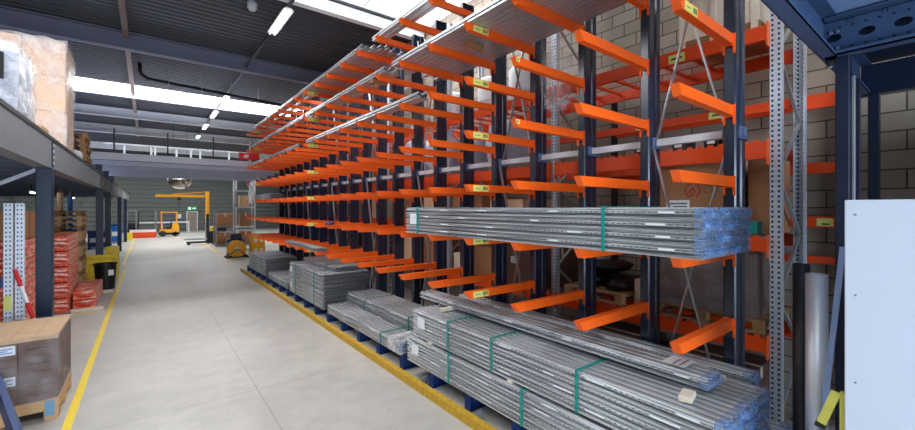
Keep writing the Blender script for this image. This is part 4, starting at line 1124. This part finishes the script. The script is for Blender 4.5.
# dome mirror under the bridge
t = thing('dome_mirror', (1.36, 25.6, 3.93), 'half dome safety mirror hanging under the far edge of the bridge', 'mirror')
n_ = NT('mirror_dome'); n_.set(.08, 1.0); n_.b.inputs['Base Color'].default_value = (.72, .66, .58, 1)
b = MB(); b.lathe([(.58, .0)] + [(.58 * math.cos(a), -.55 * math.sin(a)) for a in [PI / 2 * i / 10 for i in range(1, 10)]] + [(.001, -.55)], n_.m, 32); b.build('mirror_dome', t, smooth=True)
b = MB(); b.lathe([(.57, .0), (.60, .0), (.60, .04), (.57, .04)], M_TUBEW, 32); b.build('rim', t)
for x in (-.3, .3):
    b = MB(); b.box(x - .01, x + .01, -.01, .01, .04, 3.3, M_DARK); b.build('hanger', t)

# ------------------------------------------------------------------ far end of the hall
def wheel(mb, x, y, z, r, w, mat=M_BLACKP): mb.cyl((x, y - w / 2, z), (x, y + w / 2, z), r, mat, 18)
def forklift(loc, label, body, rz=0):
    t = thing('forklift', loc, label, 'forklift', None, rz)
    b = MB(); b.prism([(-.55, .25), (.75, .25), (.80, .55), (.72, 1.05), (.35, 1.12), (.25, .62), (-.55, .55)], 'y', -.48, .48, body); b.build('chassis', t)
    b = MB(); b.box(-.62, .82, -.5, .5, .14, .34, M_DARK, .02); b.build('skirt', t)
    for x, y in ((-.35, -.45), (-.35, .45), (.5, -.42), (.5, .42)):
        b = MB(); wheel(b, x, y, .24 if x < 0 else .2, .24 if x < 0 else .2, .16); b.build('wheel', t)
    b = MB(); b.box(-.12, .28, -.25, .25, .62, .78, M_BLACKP, .03); b.box(.20, .30, -.25, .25, .75, 1.2, M_BLACKP, .03); b.build('seat', t)
    b = MB()
    for x, y in ((-.42, -.44), (-.42, .44), (.62, -.44), (.62, .44)): b.box(x - .03, x + .03, y - .03, y + .03, .5, 2.0, body)
    b.box(-.5, .68, -.48, .48, 2.0, 2.06, body); b.build('overhead_guard', t)
    b = MB()
    for y in (-.3, .3): b.box(-.86, -.74, y - .05, y + .05, .08, 2.2, M_BEAMG)
    b.box(-.84, -.76, -.3, .3, 2.1, 2.18, M_BEAMG); b.box(-.84, -.76, -.3, .3, 1.1, 1.16, M_BEAMG); b.build('mast', t)
    for y in (-.22, .22):
        b = MB(); b.box(-1.9, -.86, y - .05, y + .05, .06, .10, M_DARK); b.box(-.92, -.87, y - .05, y + .05, .06, .6, M_DARK); b.build('fork', t)
    return t
forklift((1.35, 41.6, 0), 'yellow counterbalance forklift at the far end of the aisle', M_AMBER)
forklift((-1.05, 44.5, 0), 'dark forklift behind the low red barrier', M_DARK, PI * .5)
# jib crane
t = thing('jib_crane', (3.36, 33.2, 0), 'yellow jib crane with a long horizontal arm', 'crane')
b = MB(); b.cyl((0, 0, 0), (0, 0, 1.6), .13, M_BEAMG, 16); b.cyl((0, 0, 1.6), (0, 0, 3.55), .12, M_AMBER, 16); b.box(-.3, .3, -.3, .3, 0, .03, M_BEAMG); b.build('column', t)
b = MB(); b.box(-2.95, .1, -.07, .07, 3.12, 3.30, M_AMBER); b.build('boom', t)
b = MB(); b.bar((0, 0, 3.53), (-2.0, 0, 3.31), .04, .04, M_AMBER); b.build('tie_rod', t)
b = MB(); b.box(-1.75, -1.55, -.08, .08, 2.92, 3.12, M_DARK); b.cyl((-1.65, 0, 2.5), (-1.65, 0, 2.92), .02, M_DARK, 8); b.build('hoist', t)
# pallet stacker at the jib
t = thing('pallet_stacker', (3.20, 31.0, 0), 'dark pallet stacker with forks to the left by the yellow crane', 'stacker')
b = MB()
for y in (-.25, .25): b.box(-.1, 0, y - .05, y + .05, .05, 2.0, M_DARK)
b.box(-.08, -.02, -.25, .25, 1.9, 1.98, M_DARK); b.build('mast', t)
b = MB(); b.box(.0, .5, -.35, .35, .08, .85, M_BLACKP, .03); b.box(.1, .45, -.3, .3, .85, 1.15, M_YELLOW, .03); b.build('motor_housing', t)
for y in (-.2, .2):
    b = MB(); b.box(-1.35, -.1, y - .07, y + .07, .32, .40, M_GALVD); b.build('fork', t)
for x, y in ((.25, -.3), (.25, .3), (-1.1, -.2), (-1.1, .2)):
    b = MB(); wheel(b, x, y, .1, .1, .1); b.build('wheel', t)
b = MB(); b.box(-1.2, -.1, -.27, -.13, .1, .2, M_DARK); b.box(-1.2, -.1, .13, .27, .1, .2, M_DARK); b.build('straddle_leg', t)
# grey shelf cage with boxes
def cage(x, y, w, d, h, levels, mat, name, label):
    t = thing(name, (x, y, 0), label, 'shelving')
    for sx in (-w / 2, w / 2):
        for sy in (-d / 2, d / 2):
            b = MB(); b.box(sx - .035, sx + .035, sy - .035, sy + .035, 0, h, mat); b.build('post', t)
    for z in levels:
        b = MB(); b.box(-w / 2, w / 2, -d / 2, d / 2, z - .02, z, mat)
        for sy in (-d / 2, d / 2): b.box(-w / 2, w / 2, sy - .025, sy + .025, z - .07, z, mat)
        b.build('shelf', t)
    return t
cage(3.88, 29.2, 1.05, .9, 2.2, (.15, .95, 1.25), M_BEAMG, 'storage_rack', 'grey storage rack with brown boxes beside the stacker')
carton(3.88, 29.2, .152, .9, .75, .66, 'brown box on the bottom shelf of the grey rack', M_CARD)
carton(3.88, 29.2, 1.252, .9, .75, .78, 'brown box on the upper shelf of the grey rack', M_CARD)
carton(3.7, 29.2, .952, .5, .6, .22, 'black box on the middle shelf of the grey rack', M_BLACKP, tape=False)
cage(4.42, 25.8, .95, .8, 4.0, (.3, 1.35, 2.45, 3.4), M_TUBEW, 'scaffold_tower', 'white scaffold shelving at the end of the orange rack')
carton(4.45, 25.8, 1.352, .6, .6, .75, 'brown box on the middle shelf of the white scaffold', M_CARD)
carton(4.45, 25.8, .302, .6, .6, .75, 'brown box on the bottom shelf of the white scaffold', M_CARD)
carton(4.40, 25.8, 2.452, .5, .5, .65, 'pale box on the third shelf of the white scaffold', M_CARDL)
# cable reel on a stand and yellow box
t = thing('cable_reel', (3.42, 21.9, 0), 'yellow cable reel on the floor at the far end of the rack', 'reel')
R_ = Matrix.Rotation(PI / 2, 4, 'X')
def disc(mb, y, r, w, mat): mb.cyl((0, y - w / 2, .42), (0, y + w / 2, .42), r, mat, 28)
b = MB(); disc(b, -.2, .40, .04, M_AMBER); b.build('flange', t); b = MB(); disc(b, .2, .40, .04, M_AMBER); b.build('flange', t)
b = MB(); disc(b, 0, .26, .36, M_DARK); b.build('cable', t); b = MB(); disc(b, -.23, .09, .03, M_TUBEW); b.build('hub', t)
b = MB(); b.box(-.5, .5, -.3, -.24, 0, .06, M_BLACKP); b.box(-.5, .5, .24, .3, 0, .06, M_BLACKP); b.bar((-.45, -.27, .06), (0, -.27, .42), .04, .03, M_BLACKP); b.bar((.45, -.27, .06), (0, -.27, .42), .04, .03, M_BLACKP); b.bar((-.45, .27, .06), (0, .27, .42), .04, .03, M_BLACKP); b.bar((.45, .27, .06), (0, .27, .42), .04, .03, M_BLACKP); b.build('stand', t)
t = thing('compressor', (3.55, 23.0, 0), 'dark blue compressor behind the yellow cable reel', 'machine')
b = MB(); b.cyl((-.4, 0, .55), (.4, 0, .55), .27, M_BLUE, 20); b.build('tank', t); b = MB(); b.box(-.25, .25, -.2, .2, .80, 1.1, M_NAVY, .03); b.build('motor', t)
b = MB(); b.box(-.38, -.30, -.2, .2, 0, .34, M_DARK); b.box(.30, .38, -.2, .2, 0, .34, M_DARK); b.build('foot', t)
for k in range(2):
    t = carton(4.45, 22.5, k * .482, .62, .6, .48, ('lower yellow box at the far end of the rack', 'upper yellow box at the far end of the rack')[k], M_AMBER, 'yellow boxes at the end of the rack', tape=False)
    b = MB(); b.box(-.2, -.05, -.303, -.3, .2, .34, M_PAPER); b.box(.08, .22, -.303, -.3, .2, .34, M_PAPER); b.build('label_card', t)
# long pale bench with profiles along the back wall
t = thing('work_bench', (1.4, 47.5, 0), 'long pale bench along the back wall behind the forklift', 'bench')
b = MB(); b.box(-2.6, 1.9, -.4, .4, .95, 1.05, M_TUBEW); b.build('bench_top', t)
for x in (-2.5, -.3, 1.8):
    b = MB(); b.box(x - .05, x + .05, -.35, .35, 0, .95, M_TUBEW); b.build('leg', t)
# back door, exit sign, notice
m = MB(); m.box(-.42, .42, -.06, 0, 0, 1.95, M_PURLIN, .004); d = m.build('door_1', None, (3.69, YB - .1, 0)); d['kind'] = 'structure'
m = MB(); m.box(-.50, -.42, -.08, .0, 0, 2.03, M_TUBEW); m.box(.42, .50, -.08, .0, 0, 2.03, M_TUBEW); m.box(-.42, .42, -.08, .0, 1.95, 2.03, M_TUBEW); m.build('door_frame', d)
m = MB(); m.box(.30, .36, -.11, -.06, .95, 1.05, M_GALV); m.build('door_handle', d)
M_EXIT = emit('exit_green', srgb(0, 150, 90), .9); M_EXW = emit('exit_white', (1, 1, 1, 1), 1.2)
t = thing('exit_sign', (3.69, YB - .12, 2.16), 'green lit emergency exit sign above the back door', 'sign')
b = MB(); b.box(-.42, .42, -.08, 0, 0, .36, M_EXIT, .01); b.build('case', t)
b = MB(); b.box(-.33, -.12, -.085, -.08, .06, .30, M_EXW); b.box(.02, .20, -.085, -.08, .15, .21, M_EXW); b.add([(.18, -.085, .08), (.34, -.085, .18), (.18, -.085, .28)], [(0, 1, 2)], M_EXW); b.build('pictogram', t)
b = MB(); b.box(-.2, .2, -.01, 0, 0, .4, M_PAPER); b.box(-.15, .15, -.012, -.01, .28, .32, M_INK); b.box(-.15, .1, -.012, -.01, .15, .18, M_INK)
tag(b.build('wall_notice', None, (2.55, YB - .1, 1.35)), 'white notice sheet on the dark back wall left of the door', 'notice')

# the leaning blue beam becomes a thing of its own
b = MB()
p0, p1 = Vector((0, 0, .085)), Vector((-.36, .90, .60))
b.bar(p0, p1, .05, .17, M_BLUE, (0, 0, 1))
lb = tag(b.build('steel_beam', None, (-.92, 5.46, 0)), 'dark blue ribbed steel beam leaning against the cartons in the bottom left corner', 'beam')
q = MB()
for s_ in (-.05, 0, .05): q.bar(p0 + Vector((.028, 0, s_ + .05)), p1 + Vector((.028, 0, s_)), .012, .014, M_NAVY, (0, 0, 1))
q.build('rib', lb)

# ------------------------------------------------------------------ light
def area(name, loc, rot, sx, sy, power, col=(1, 1, 1)):
    l = bpy.data.lights.new(name, 'AREA'); l.shape = 'RECTANGLE'; l.size = sx; l.size_y = sy; l.energy = power; l.color = col
    o = bpy.data.objects.new(name, l); COL.objects.link(o); o.location = loc; o.rotation_euler = rot
    return o
for (a, b_), p in zip(SKY, (900, 1500, 3300, 3600, 1800)):
    area('skylight_daylight', ((WX0 + WXB) / 2, (a + b_) / 2, ZR + .02), (0, 0, 0), WXB - WX0 - .4, b_ - a - .1, p, (.97, .985, 1))
area('loading_door_daylight', (.65, YF - .05, 1.75), (PI / 2, 0, 0), 4.2, 3.3, 1750, (.66, .81, 1))
W = bpy.data.worlds.new('sky'); SC.world = W; W.use_nodes = True
bg = W.node_tree.nodes['Background']; bg.inputs[0].default_value = (.62, .78, 1, 1); bg.inputs[1].default_value = 1.2

# ------------------------------------------------------------------ camera
cam = bpy.data.cameras.new('camera'); co = bpy.data.objects.new('camera', cam); COL.objects.link(co)
co.location = (0, 0, 2.4); co.rotation_euler = (PI / 2, 0, -.6601)
cam.sensor_width = 36; cam.sensor_fit = 'HORIZONTAL'; cam.lens = 399.557 / 915 * 36
cam.shift_y = -(215 - 207.76) / 915; cam.shift_x = 0; cam.clip_start = .05; cam.clip_end = 200
SC.camera = co
SC.view_settings.view_transform = 'Standard'; SC.view_settings.look = 'None'; SC.view_settings.gamma = 1
SC.view_settings.exposure = -1.5
try: SC.view_settings.use_curve_mapping = False
except Exception: pass
SC.cycles.use_denoising = True
SC.cycles.max_bounces = 8; SC.cycles.diffuse_bounces = 4; SC.cycles.glossy_bounces = 4; SC.cycles.transparent_max_bounces = 16
SC.cycles.caustics_reflective = False; SC.cycles.caustics_refractive = False
SC.cycles.sample_clamp_indirect = 6
